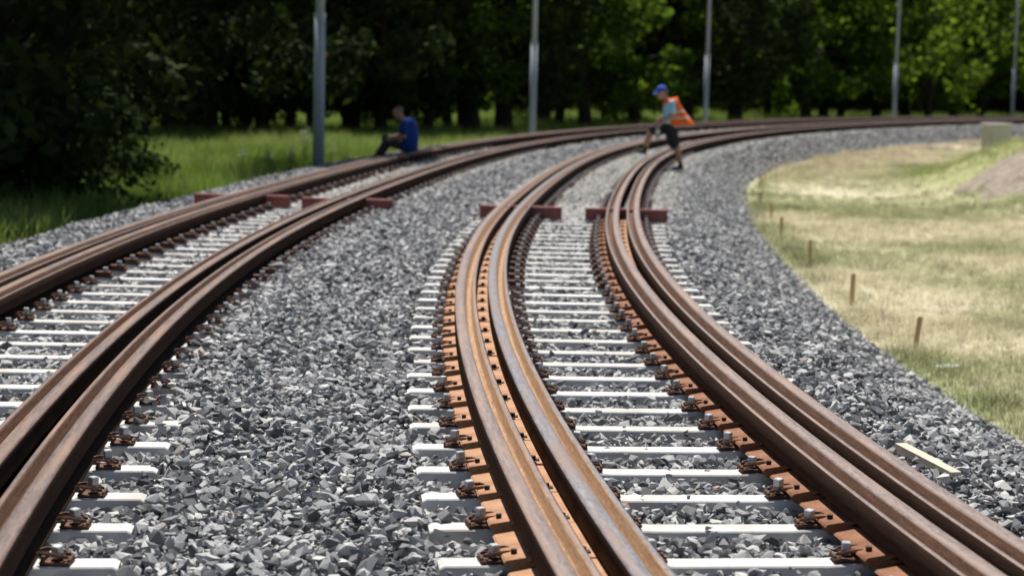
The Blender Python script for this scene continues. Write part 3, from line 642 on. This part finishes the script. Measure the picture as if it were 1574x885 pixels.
FRONT = [  # photo x, depth, variant, scale, label
 (262, 66, 0, 1.0, 'dark tree with upright trunk, first of the row left of the thick mast'),
 (325, 67, 1, .8, 'dark leaning tree, second of the row left of the thick mast'),
 (403, 68, 0, .9, 'dark tree with straight trunk, third of the row left of the thick mast'),
 (445, 71, 2, 1.0, 'slim leaning tree close to the left of the thick mast'),
 (540, 72, 1, .9, 'dark tree between the thick mast and the seated man'),
 (655, 74, 2, 1.0, 'slim dark tree right behind the seated man'),
 (722, 76, 1, 1.15, 'stout dark tree with wide trunk right of the seated man'),
 (774, 80, 0, 1.25, 'stout dark tree just left of the second mast'),
 (858, 88, 3, .9, 'slim tree just right of the second mast'),
 (900, 86, 3, 1.15, 'leafy tree with sunlit patches between the second mast and the walking man'),
 (975, 92, 3, 1.1, 'tree with sunlit leaves behind the walking man'),
 (1050, 98, 1, 1.2, 'very dark tree directly behind the third mast'),
 (1130, 104, 0, 1.3, 'broad dark tree right of the third mast'),
 (1238, 112, 3, 1.25, 'sunlit tree with stout trunk midway between third and fourth masts'),
 (1290, 116, 2, 1.2, 'slim tree left of the fourth mast'),
 (1345, 118, 3, 1.2, 'tree with thin trunk directly beside the fourth mast'),
 (1425, 112, 4, 1.35, 'bright yellow-green tree right of the fourth mast'),
 (1505, 118, 4, 1.5, 'open light green tree with visible dark branches near the farthest mast'),
 (1590, 120, 4, 1.4, 'light green tree at the picture edge behind the farthest mast')]
FRONT += [(215, 62, 0, .9, 'dark tree with upright trunk at the edge of the sunlit grass, far from the mast'), (348, 72, 2, .9, 'thin leaning tree among the row left of the thick mast'),
 (480, 78, 0, .9, 'dark tree mostly hidden by the thick mast'), (585, 70, 0, .8, 'dark tree just left of the seated man'), (690, 84, 2, 1.1, 'thin tree squeezed between two stout ones right of the seated man'),
 (835, 96, 0, 1.2, 'dark tree partly hidden by the second mast'), (935, 100, 1, 1.1, 'dark tree among sunlit ones left of the walking man'), (1180, 122, 2, 1.2, 'thin dark tree beside the pale shrub'), (1265, 120, 0, 1.1, 'dark tree close behind the stout sunlit one'), (1390, 124, 0, 1.3, 'dark tree behind the bright yellow-green one'), (1465, 122, 3, 1.2, 'green tree between the bright one and the farthest mast')]
for px, Y_, v, sc, lb in FRONT:
    p = at_y(px, 190, Y_); tree(TV[v], p.x, Y_, lb, 'front row of trees', sc)
tree(TV_BUSH, -11.8, 42.0, 'large dark tree with foliage down to the ground at the left', sc=1.0)
tree(TV_BUSH, -14.0, 50, 'dark bushy tree behind the large left one', sc=1.15)
tree(TV_BUSH, -11.0, 31.6, 'dark leafy tree cut by the left picture edge', sc=1.34)
p = at_y(490, 200, 46.5); tree(TV_SHADE_TALL, p.x, 46.5, 'added slender tree hidden behind the thick mast, high crown shading the seated man', sc=1.0, rz=0.)  # added to cast shade on the seated man; crown is above the frame
TV_SHADE_OVER = tree_meshes(9, 15, 3.3, 4.8, 'leafdark', 90, 90, .18, .26, 0)
tree(TV_SHADE_OVER, -8.9, 33.8, 'added high-crowned tree shading the left grass, trunk hidden inside the dark left foliage', sc=1.0)  # added shade caster for the left grass, crown out of frame
REAR = 'rear row of trees'
k = 0
for px in range(-120, 1760, 95):
    Y_ = 100 + max(0, px) * .038 + random.uniform(-4, 6); p = at_y(px + random.uniform(-25, 25), 190, Y_)
    tree(TV[(0, 1, 3, 0)[k % 4] if px < 1000 else (3, 0, 3, 1)[k % 4]], p.x, Y_, 'dark tree of the shady rear row beyond the sunlit grass', REAR, 1.35); k += 1
fv, ff, nv = [], [], 0; src_v = np.empty(len(TV[5][1].vertices) * 3, np.float32); TV[5][1].vertices.foreach_get('co', src_v); src_v = src_v.reshape(-1, 3)
for px in range(-200, 1900, 110):
    Y_ = 150 + random.uniform(-5, 8); p = at_y(px, 190, Y_); a_ = random.uniform(0, 6.28); c_, s_ = math.cos(a_), math.sin(a_); q = src_v * 1.5
    fv.append(np.stack([q[:, 0] * c_ - q[:, 1] * s_ + p.x, q[:, 0] * s_ + q[:, 1] * c_ + Y_, q[:, 2] - .7], 1)); ff.append(np.arange(len(q)).reshape(-1, 4) + nv); nv += len(q)
tag(link('forest', npmesh('forest', np.concatenate(fv), np.concatenate(ff), M['leafdark'])), 'dark mass of far woodland closing the view', 'forest', kind='stuff')

# leafy shrubs and the tall weeds near the mast
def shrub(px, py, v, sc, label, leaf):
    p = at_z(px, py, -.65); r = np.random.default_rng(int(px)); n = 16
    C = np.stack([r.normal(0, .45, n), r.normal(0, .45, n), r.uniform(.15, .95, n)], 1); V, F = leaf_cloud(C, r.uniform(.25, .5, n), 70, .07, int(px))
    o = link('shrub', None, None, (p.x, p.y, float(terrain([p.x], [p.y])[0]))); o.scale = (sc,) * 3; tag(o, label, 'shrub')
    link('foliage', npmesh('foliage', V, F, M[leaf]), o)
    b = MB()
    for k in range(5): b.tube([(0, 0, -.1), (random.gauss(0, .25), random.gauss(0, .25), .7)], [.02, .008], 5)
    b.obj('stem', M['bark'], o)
shrub(1195, 186, 0, 1.7, 'pale green shrub in sun between the third and fourth masts', 'leaflight')
shrub(955, 197, 0, 1.3, 'bright shrub in sun left of the walking man', 'leaflight')
for px, py, sc, lb in ((18, 335, 1.5, 'dark shrub added as shade at the left picture edge by the ballast'), (95, 322, 1.3, 'dark shrub added as shade beneath the left foliage, next from the edge'), (165, 300, 1.2, 'dark shrub added as shade where the left foliage meets the sunlit grass'),  # these dark shrubs are added to stand for deep shade on the grass
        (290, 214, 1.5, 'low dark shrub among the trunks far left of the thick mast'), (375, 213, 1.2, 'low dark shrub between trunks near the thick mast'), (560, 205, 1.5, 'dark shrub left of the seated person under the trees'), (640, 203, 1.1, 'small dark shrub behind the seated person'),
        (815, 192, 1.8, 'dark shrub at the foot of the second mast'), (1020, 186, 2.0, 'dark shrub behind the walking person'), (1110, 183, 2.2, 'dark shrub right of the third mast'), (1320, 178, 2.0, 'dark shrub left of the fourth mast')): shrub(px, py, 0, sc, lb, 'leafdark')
M['umbel'] = simple('pale_flower', [(.3, (.55, .58, .42)), (.7, (.75, .76, .62))], 30, .8)
M['weed'] = simple('weed_green', [(.3, (.07, .15, .03)), (.7, (.14, .26, .06))], 20, .6)
def weed(px, py, h, label, seed):
    r = random.Random(seed); p = at_z(px, py, G_L); o = link('tall_weed', None, None, (p.x, p.y, G_L)); tag(o, label, 'plant', 'tall weeds near the thick mast')
    st = MB(); lf = MB(); fl = MB()
    for k in range(4):
        a = r.uniform(0, 6.28); hh = h * r.uniform(.7, 1.05); e = Vector((math.cos(a) * .14 * r.random(), math.sin(a) * .14 * r.random(), hh)); st.tube([(0, 0, -.02), e * .5 + Vector((.02, 0, 0)), e], [.011, .008, .005], 5)
        for q in range(9):
            t = r.uniform(.12, .8); c = e * t; aa = r.uniform(0, 6.28); d = Vector((math.cos(aa), math.sin(aa), .5)); L = .2 * (1.15 - t); s_ = Vector((-d.y, d.x, 0)) * .035
            lf.add([c, c + d * L * .5 + s_, c + d * L - Vector((0, 0, .05)), c + d * L * .5 - s_], [(0, 1, 2, 3)])
        for q in range(16): c = e + Vector((r.gauss(0, .045), r.gauss(0, .045), r.gauss(-.05, .09))); fl.ball(c, r.uniform(.010, .02), 5, 3)
    st.obj('stem', M['weed'], o); lf.obj('leaf_cluster', M['weed'], o); fl.obj('flower_head', M['umbel'], o)
for i, (px, py, h, lb) in enumerate(((468, 262, .98, 'tallest pale-flowered weed just left of the thick mast'), (447, 266, .6, 'small pale-flowered weed two steps left of the thick mast'), (512, 254, .62, 'pale-flowered weed right of the thick mast'), (372, 268, .62, 'pale-flowered weed alone in the grass well left of the mast'), (415, 266, .5, 'short flowering weed midway in the sunlit grass'))): weed(px, py, h, lb, i)

# ------------------------------------------------------------------ people
M['skin'] = simple('sunburnt_skin', [(.3, (.36, .19, .13)), (.7, (.47, .27, .19))], 20, .55, .4)
M['capblue'] = simple('blue_cap_cloth', [(.3, (.035, .08, .42)), (.7, (.06, .13, .55))], 30, .85)
M['shirtlight'] = simple('light_blue_shirt', [(.3, (.30, .62, .80)), (.7, (.38, .72, .88))], 30, .85)
M['shirtblue'] = simple('royal_blue_shirt', [(.3, (.010, .045, .23)), (.7, (.018, .065, .31))], 25, .9)
M['shorts'] = simple('dark_shorts', [(.3, (.012, .014, .02)), (.7, (.028, .03, .038))], 25, .9)
M['trouser'] = simple('dark_grey_trousers', [(.3, (.03, .03, .035)), (.7, (.06, .06, .065))], 25, .9)
M['shoe'] = simple('black_boot', [(.3, (.012, .012, .012)), (.7, (.03, .03, .03))], 30, .5)
M['sole'] = simple('grey_sole', [(.3, (.25, .24, .22)), (.7, (.35, .34, .3))], 30, .7)
M['hair'] = simple('grey_cropped_hair', [(.3, (.10, .085, .075)), (.7, (.2, .17, .15))], 60, .9)
M['eye'] = simple('dark_eye', [(.3, (.02, .015, .012)), (.7, (.04, .03, .025))], 60, .3)
M['vest'] = simple('orange_vest_cloth', [(.3, (.85, .15, .02)), (.7, (1.0, .25, .04))], 14, .75)
_nt = M['vest'].node_tree; _t = _nt.nodes.new('ShaderNodeBsdfTranslucent'); _t.inputs[0].default_value = (1, .25, .04, 1); _ms = _nt.nodes.new('ShaderNodeMixShader'); _ms.inputs[0].default_value = .35
_nt.links.new(_nt.nodes['Principled BSDF'].outputs[0], _ms.inputs[1]); _nt.links.new(_t.outputs[0], _ms.inputs[2]); _nt.links.new(_ms.outputs[0], _nt.nodes['Material Output'].inputs[0])
M['reflect'] = simple('silver_reflective_tape', [(.3, (.50, .51, .5)), (.7, (.62, .63, .62))], 30, .4, .5)
M['bottle'] = mat('green_bottle_plastic', .12, .5)[0]
_b = M['bottle'].node_tree.nodes['Principled BSDF']; _b.inputs['Base Color'].default_value = (.42, .75, .66, 1); _b.inputs['Transmission Weight'].default_value = .6; _b.inputs['IOR'].default_value = 1.2
def remeshed(mb, name, mats, parent, voxel=.012, it=4):
    o = mb.obj(name, mats, parent); m = o.modifiers.new('merge', 'REMESH'); m.mode = 'VOXEL'; m.voxel_size = voxel; m.use_smooth_shade = True
    s = o.modifiers.new('soften', 'SMOOTH'); s.iterations = it; s.factor = .5; return o
def chain(b, pts, mi=0):
    for (p0, r0), (p1, r1) in zip(pts[:-1], pts[1:]): b.capsule(p0, r0, p1, r1, 12, mi)
def hand(b, wrist, d, nrm, curl=.6):
    """palm and five bent fingers; d along the hand, nrm the way the fingers curl"""
    d = Vector(d).normalized(); nrm = Vector(nrm); nrm = (nrm - d * nrm.dot(d)).normalized(); sd = d.cross(nrm); w = Vector(wrist)
    for k in (-1, 0, 1): b.capsule(w + sd * .012 * k, .019, w + d * .075 + sd * .026 * k, .015, 8)
    for k, L in enumerate((.066, .078, .072, .056)):
        o = w + d * .088 + sd * (.033 - .022 * k); a = d; q = o; r = .0095
        for seg in (.45, .3, .25):
            e = q + a * L * seg; b.capsule(q, r, e, r * .9, 7); q = e; r *= .9; a = (a * math.cos(curl) + nrm * math.sin(curl)).normalized()
            nn = nrm
    o = w + d * .03 + sd * .035; e = o + (d * .6 + sd * .6 + nrm * .35).normalized() * .042; b.capsule(o, .012, e, .0105, 7); b.capsule(e, .0105, e + (d * .85 + nrm * .5).normalized() * .032, .009, 7)
def head(b, c, f, s=1.0):
    """c centre of skull, f facing direction"""
    f = Vector(f).normalized(); u = Vector((0, 0, 1)); u = (u - f * u.dot(f)).normalized(); l = u.cross(f); c = Vector(c)
    b.capsule(c - f * .02 * s + u * .015, .088 * s, c + f * .018 * s + u * .01, .082 * s)
    b.capsule(c + f * .04 * s - u * .03, .062 * s, c + f * .052 * s - u * .085 * s, .042 * s)
    b.capsule(c + f * .098 * s + u * .012, .009, c + f * .118 * s - u * .028, .015)
    b.capsule(c + f * .088 * s - u * .066 - l * .018, .010, c + f * .088 * s - u * .066 + l * .018, .010, 8)
    for k in (-1, 1):
        b.capsule(c + l * .086 * k * s + u * .02 - f * .008, .012, c + l * .084 * k * s - u * .03 - f * .002, .009)
        b.capsule(c + f * .084 * s + u * .03 + l * .02 * k, .012, c + f * .08 * s + u * .032 + l * .048 * k, .010, 8)
    return f, u, l
def eyes(parent, c, f, u, l):
    e = MB()
    for k in (-1, 1): e.ball(c + f * .084 + u * .008 + l * .033 * k, .011, 8, 6)
    e.obj('eyes', M['eye'], parent, True)

# --- man stepping over the rail, facing left
Yw = 39.9; gpt = at_z(1047, 262, 0.0)
def Wp(px, py, dy=0.0): return at_y(px, py, Yw + dy)
per = link('person', None, None, None); tag(per, 'person in orange vest and blue cap stepping over the rails with a bottle', 'person')
hipN, hipF = Wp(1029, 197, -.09), Wp(1029, 197, .09)
hipc = Wp(1031, 193); chest = Wp(1031, 167); shN, shF = Wp(1033, 160, -.185), Wp(1029, 159, .185); neck = Wp(1024, 153); skull = Wp(1017.5, 142.5)
b = MB(); face = Vector((-.93, -.22, -.30)); f_, u_, l_ = head(b, skull, face, 1.08)
chain(b, [(skull + Vector((.03, 0, -.05)), .058), (neck, .062), (chest + Vector((.0, 0, .05)), .09)])
for k in (-1, 1): chain(b, [(chest + Vector((-.01, .09 * k, .03)), .13), (hipc + Vector((0, .07 * k, .09)), .13), (hipc + Vector((0, .08 * k, 0)), .128)])
chain(b, [(shN, .062), (Wp(1034, 178, -.24), .048), (Wp(1017, 187.5, -.24), .033)])
chain(b, [(shF, .062), (Wp(1022, 177, .23), .048), (Wp(1010, 187, .2), .033)])
for q in (shN, shF): b.capsule(q, .062, chest + Vector((0, 0, .06)), .085)
hand(b, Wp(1016, 188, -.24), (-.8, 0, -.6), (-.1, 1, -.2), .55); hand(b, Wp(1009.5, 188, .2), (-.3, 0, -1), (-.6, -.7, 0), .4)
kN, aN, kF, aF = Wp(1037, 224, -.10), Wp(1045.5, 252, -.10), Wp(1001, 201, .10), Wp(992, 228, .10)
chain(b, [(hipN, .115), (kN, .074), (Wp(1043, 236, -.10), .068), (aN, .046)]); chain(b, [(hipF, .115), (kF, .074), (Wp(996, 214, .10), .068), (aF, .046)])
b.capsule(aN, .04, Wp(1044, 259, -.1), .038); b.capsule(aF, .04, Wp(990, 233, .1), .038)
body = remeshed(b, 'body', M['skin'], per, .0085, 3)
eyes(per, skull, f_, u_, l_)
# cap
b = MB(); cc = skull + u_ * .045 - f_ * .005; n = 16; vs = []; fs = []
for j in range(6):
    ph = math.pi / 2 * j / 5.4
    for k in range(n): a = 2 * math.pi * k / n; vs.append(cc + f_ * (.118 * math.cos(a) * math.cos(ph)) + l_ * (.105 * math.sin(a) * math.cos(ph)) + u_ * (.105 * math.sin(ph)))
fs = [(j * n + k, j * n + (k + 1) % n, (j + 1) * n + (k + 1) % n, (j + 1) * n + k) for j in range(5) for k in range(n)] + [tuple(range(5 * n, 6 * n))]
b.add(vs, fs); cap = b.obj('cap', M['capblue'], per, True)
b = MB(); vs = []
for t, z in ((0, .006), (0, -.006)):
    for k in range(9): a = -1.25 + 2.5 * k / 8; vs.append(cc + f_ * .108 * math.cos(a) + l_ * .104 * math.sin(a) + u_ * z)
    for k in range(9): a = -1.25 + 2.5 * k / 8; vs.append(cc + f_ * (.108 * math.cos(a) + .085 * math.cos(a * .7)) + l_ * .098 * math.sin(a) + u_ * (z - .025))
fs = [(k, k + 1, 10 + k, 9 + k) for k in range(8)] + [(18 + k, 27 + k, 28 + k, 19 + k) for k in range(8)] + [(9 + k, 10 + k, 28 + k, 27 + k) for k in range(8)] + [(0, 9, 27, 18), (8, 26, 35, 17)]
b.add(vs, fs); b.obj('brim', M['capblue'], cap)
b = MB(); b.ball(skull - f_ * .03 + u_ * .005, .098, 14, 10, 0, (1, .98, .9)); b.obj('hair', M['hair'], per, True)
# shirt sleeves
b = MB(); chain(b, [(shN + Vector((0, .02, .01)), .078), (Wp(1034.5, 172, -.225), .068)]); chain(b, [(shF, .078), (Wp(1025, 170, .22), .066)])
for k in (-1, 1): b.capsule(chest + Vector((-.02, .085 * k, .05)), .136, hipc + Vector((-.03, .075 * k, .1)), .14)
remeshed(b, 'shirt', M['shirtlight'], per, .012, 3)
# shorts
b = MB(); chain(b, [(hipN + Vector((0, 0, .03)), .128), (Wp(1033, 209, -.1), .135), (Wp(1036, 222, -.1), .112)]); chain(b, [(hipF + Vector((0, 0, .03)), .128), (Wp(1014, 199, .1), .13), (Wp(1004, 200, .1), .11)])
b.capsule(hipc + Vector((0, -.06, .05)), .128, hipc + Vector((0, .06, .05)), .128); remeshed(b, 'shorts', M['shorts'], per, .012, 4)
# open vest: back and side shell hanging away from the waist, with tape
def loft(rings, cl=False):
    b = MB(); n = len(rings[0]); vs = sum(rings, []); fs = [(i * n + k, i * n + k + 1, (i + 1) * n + k + 1, (i + 1) * n + k) for i in range(len(rings) - 1) for k in range(n - 1)]
    b.add(vs, fs); return b
rings = []; T = [0, .12, .3, .46, .52, .7, .76, .9, 1.0]
for t in T:
    cp = Wp(1029.5 + 9 * t + 7 * t * t, 152 + 40 * t); rx = .135 + .12 * t + .04 * t * t; ry = .19 + .08 * t - (.03 if t < .1 else 0); ring = []
    for k in range(25):
        a = math.radians(-168 + 336 * k / 24); wv = 1 + .05 * math.sin(k * 1.9 + t * 5) * t
        ring.append(cp + Vector((math.cos(a) * rx * wv + (.0 if t > .1 else .01), math.sin(a) * ry * wv, .03 * math.cos(a) * (1 - t) - .04 * t * (1 - math.cos(a)) * 0)))
    rings.append(ring)
vm = loft(rings); nk = 24
vm.m = [1 if (i // nk) in (3, 5) else 0 for i in range(len(vm.f))]
vo = vm.obj('vest', [M['vest'], M['reflect']], per, True); sm = vo.modifiers.new('thick', 'SOLIDIFY'); sm.thickness = .012
def boot(par, heel, toe, ankle):
    heel, toe, ankle = Vector(heel), Vector(toe), Vector(ankle); d = (toe - heel).normalized(); upv = Vector((0, 0, 1)); upv = (upv - d * upv.dot(d)).normalized()
    b = MB(); b.capsule(heel + d * .04 + upv * .055, .048, toe - d * .05 + upv * .045, .042); b.capsule(heel + d * .05 + upv * .06, .05, ankle + upv * .03, .05); bo = remeshed(b, 'boot', M['shoe'], par, .01, 3)
    b = MB(); sv = d.cross(upv)
    M4 = Matrix((( d.x, sv.x, upv.x, heel.x), (d.y, sv.y, upv.y, heel.y), (d.z, sv.z, upv.z, heel.z), (0, 0, 0, 1))); b.box(-.01, (toe - heel).length, -.045, .045, .0, .026, 0, .008, M4); b.obj('sole', M['sole'], bo)
hN = Wp(1050, 262, -.1); boot(per, hN, hN + Vector((-.27, -.05, -.0)), aN)
hF = Wp(993, 238.5, .1); boot(per, hF, Wp(974, 233.5, .1), aF)
# bottle in hand
bp_ = Wp(1011.5, 190, -.25); bt = link('water_bottle', None, None, (bp_.x, bp_.y, bp_.z - .33)); tag(bt, 'pale green plastic water bottle in the hand of the walking person', 'bottle')
b = MB(); b.tube([(0, 0, 0), (0, 0, .01), (0, 0, .12), (0, 0, .13), (0, 0, .21), (0, 0, .27), (0, 0, .29)], [.03, .043, .043, .040, .043, .018, .014], 16); b.obj('bottle_body', M['bottle'], bt, True)
b = MB(); b.tube([(0, 0, .29), (0, 0, .312)], [.017, .017], 12); b.obj('bottle_cap', M['capblue'], bt)
b = MB(); b.tube([(0, 0, .135), (0, 0, .195)], [.0435, .0435], 16, cap=False); b.obj('bottle_label', M['umbel'], bt)

# --- man sitting on the outermost rail, facing left
Ys = 41.6
def Sp(px, py, dy=0.0): return at_y(px, py, Ys + dy)
per2 = link('person', None, None, None); tag(per2, 'person in blue t-shirt sitting hunched on the outermost rail in shade', 'person')
b = MB(); sk = Sp(612, 172); f_, u_, l_ = head(b, sk, Vector((-.85, -.2, -.45)), 1.08)
seat = Sp(628, 226); ch = Sp(627, 194); nk_ = Sp(618, 183)
chain(b, [(sk + Vector((.03, 0, -.05)), .06), (nk_, .064), (ch, .1)])
for k in (-1, 1): chain(b, [(ch + Vector((0, .08 * k, 0)), .125), (Sp(631, 210) + Vector((0, .07 * k, 0)), .125), (seat + Vector((0, .09 * k, 0)), .125)])
s1, s2 = Sp(623, 190, -.2), Sp(621, 190, .2)
for q in (s1, s2): b.capsule(q, .065, ch, .1)
chain(b, [(s1, .065), (Sp(622, 210, -.25), .05), (Sp(603, 213, -.2), .034)]); chain(b, [(s2, .065), (Sp(616, 208, .25), .05), (Sp(600, 211, .1), .034)])
hand(b, Sp(602.5, 213, -.2), (-1, .3, -.1), (0, .7, -.6), .5); hand(b, Sp(599, 211, .1), (-1, -.3, .1), (0, -.7, -.6), .5)
k1, k2 = Sp(596, 219, -.13), Sp(594, 217, .16); a1, a2 = Sp(584, 244, -.13), Sp(578, 243, .16)
for kk, aa, sg in ((k1, a1, -1), (k2, a2, 1)): chain(b, [(seat + Vector((0, .1 * sg, 0)), .11), (kk, .07), (kk.lerp(aa, .45), .06), (aa, .042)])
remeshed(b, 'body', M['skin'], per2, .009, 3); eyes(per2, sk, f_, u_, l_)
b = MB(); b.ball(sk - f_ * .03 + u_ * .022, .098, 14, 10, 0, (1, .98, .9)); b.obj('hair', M['hair'], per2, True)
b = MB()
for k in (-1, 1): chain(b, [(ch + Vector((.02, .09 * k, .02)), .165), (Sp(631, 210) + Vector((0, .09 * k, 0)), .18), (Sp(629, 225) + Vector((0, .1 * k, 0)), .185)])
for q, e in ((s1, Sp(622.5, 204, -.24)), (s2, Sp(618, 203, .24))): chain(b, [(ch + Vector((0, 0, .05)), .11), (q, .082), (e, .074)])
remeshed(b, 'shirt', M['shirtblue'], per2, .012, 4)
b = MB()
for kk, aa, sg in ((k1, a1, -1), (k2, a2, 1)): chain(b, [(seat + Vector((0, .1 * sg, 0)), .128), (kk, .086), (kk.lerp(aa, .5), .075), (aa + Vector((0, 0, .03)), .066)])
remeshed(b, 'trousers', M['trouser'], per2, .013, 4)
for aa in (a1, a2): boot(per2, aa + Vector((.06, 0, -.09)), aa + Vector((-.2, 0, -.10)), aa)
ph = Sp(590, 211, -.05); b = MB(); b.box(-.035, .035, -.005, .005, -.07, .07, 0, .003); po = b.obj('phone', M['shoe']); po.location = ph; po.rotation_euler = (.5, .5, .6)
tag(po, 'dark phone held in the hands of the seated person', 'phone')

# ------------------------------------------------------------------ small things
p = at_z(939, 306, 0.0); c_ = link('metal_canister', None, None, (p.x, p.y, .0)); tag(c_, 'small grey-blue canister standing inside the rails just past the maroon bar', 'canister')
b = MB(); b.tube([(0, 0, 0), (0, 0, .01), (0, 0, .12), (0, 0, .135)], [.045, .05, .05, .03], 14); b.obj('canister_body', M['bolt'], c_, True)
b = MB(); b.tube([(0, 0, .135), (0, 0, .16)], [.018, .018], 10); b.obj('canister_cap', M['dark'], c_)
M['paper'] = simple('white_paper', [(.3, (.7, .7, .68)), (.7, (.8, .8, .78))], 12, .8)
def scrap(px, py, r, label, seed):
    q = random.Random(seed); p = at_z(px, py, G_R + .04); z = float(terrain([p.x], [p.y])[0]); b = MB(); n = 7; vs = []
    for i in range(n):
        for j in range(n): u, v = i / (n - 1) - .5, j / (n - 1) - .5; vs.append((u * 2 * r + q.gauss(0, .1) * r, v * 1.4 * r + q.gauss(0, .1) * r, abs(q.gauss(.02, .012)) + .02))
    b.add(vs, [(i * n + j, (i + 1) * n + j, (i + 1) * n + j + 1, i * n + j + 1) for i in range(n - 1) for j in range(n - 1)])
    o = b.obj('paper_scrap', M['paper'], None, False, (p.x, p.y, z)); o.modifiers.new('thick', 'SOLIDIFY').thickness = .004; tag(o, label, 'litter', 'white scraps on the meadow')
scrap(1456, 562, .10, 'crumpled white scrap in the dry grass near the nearest stake', 1)
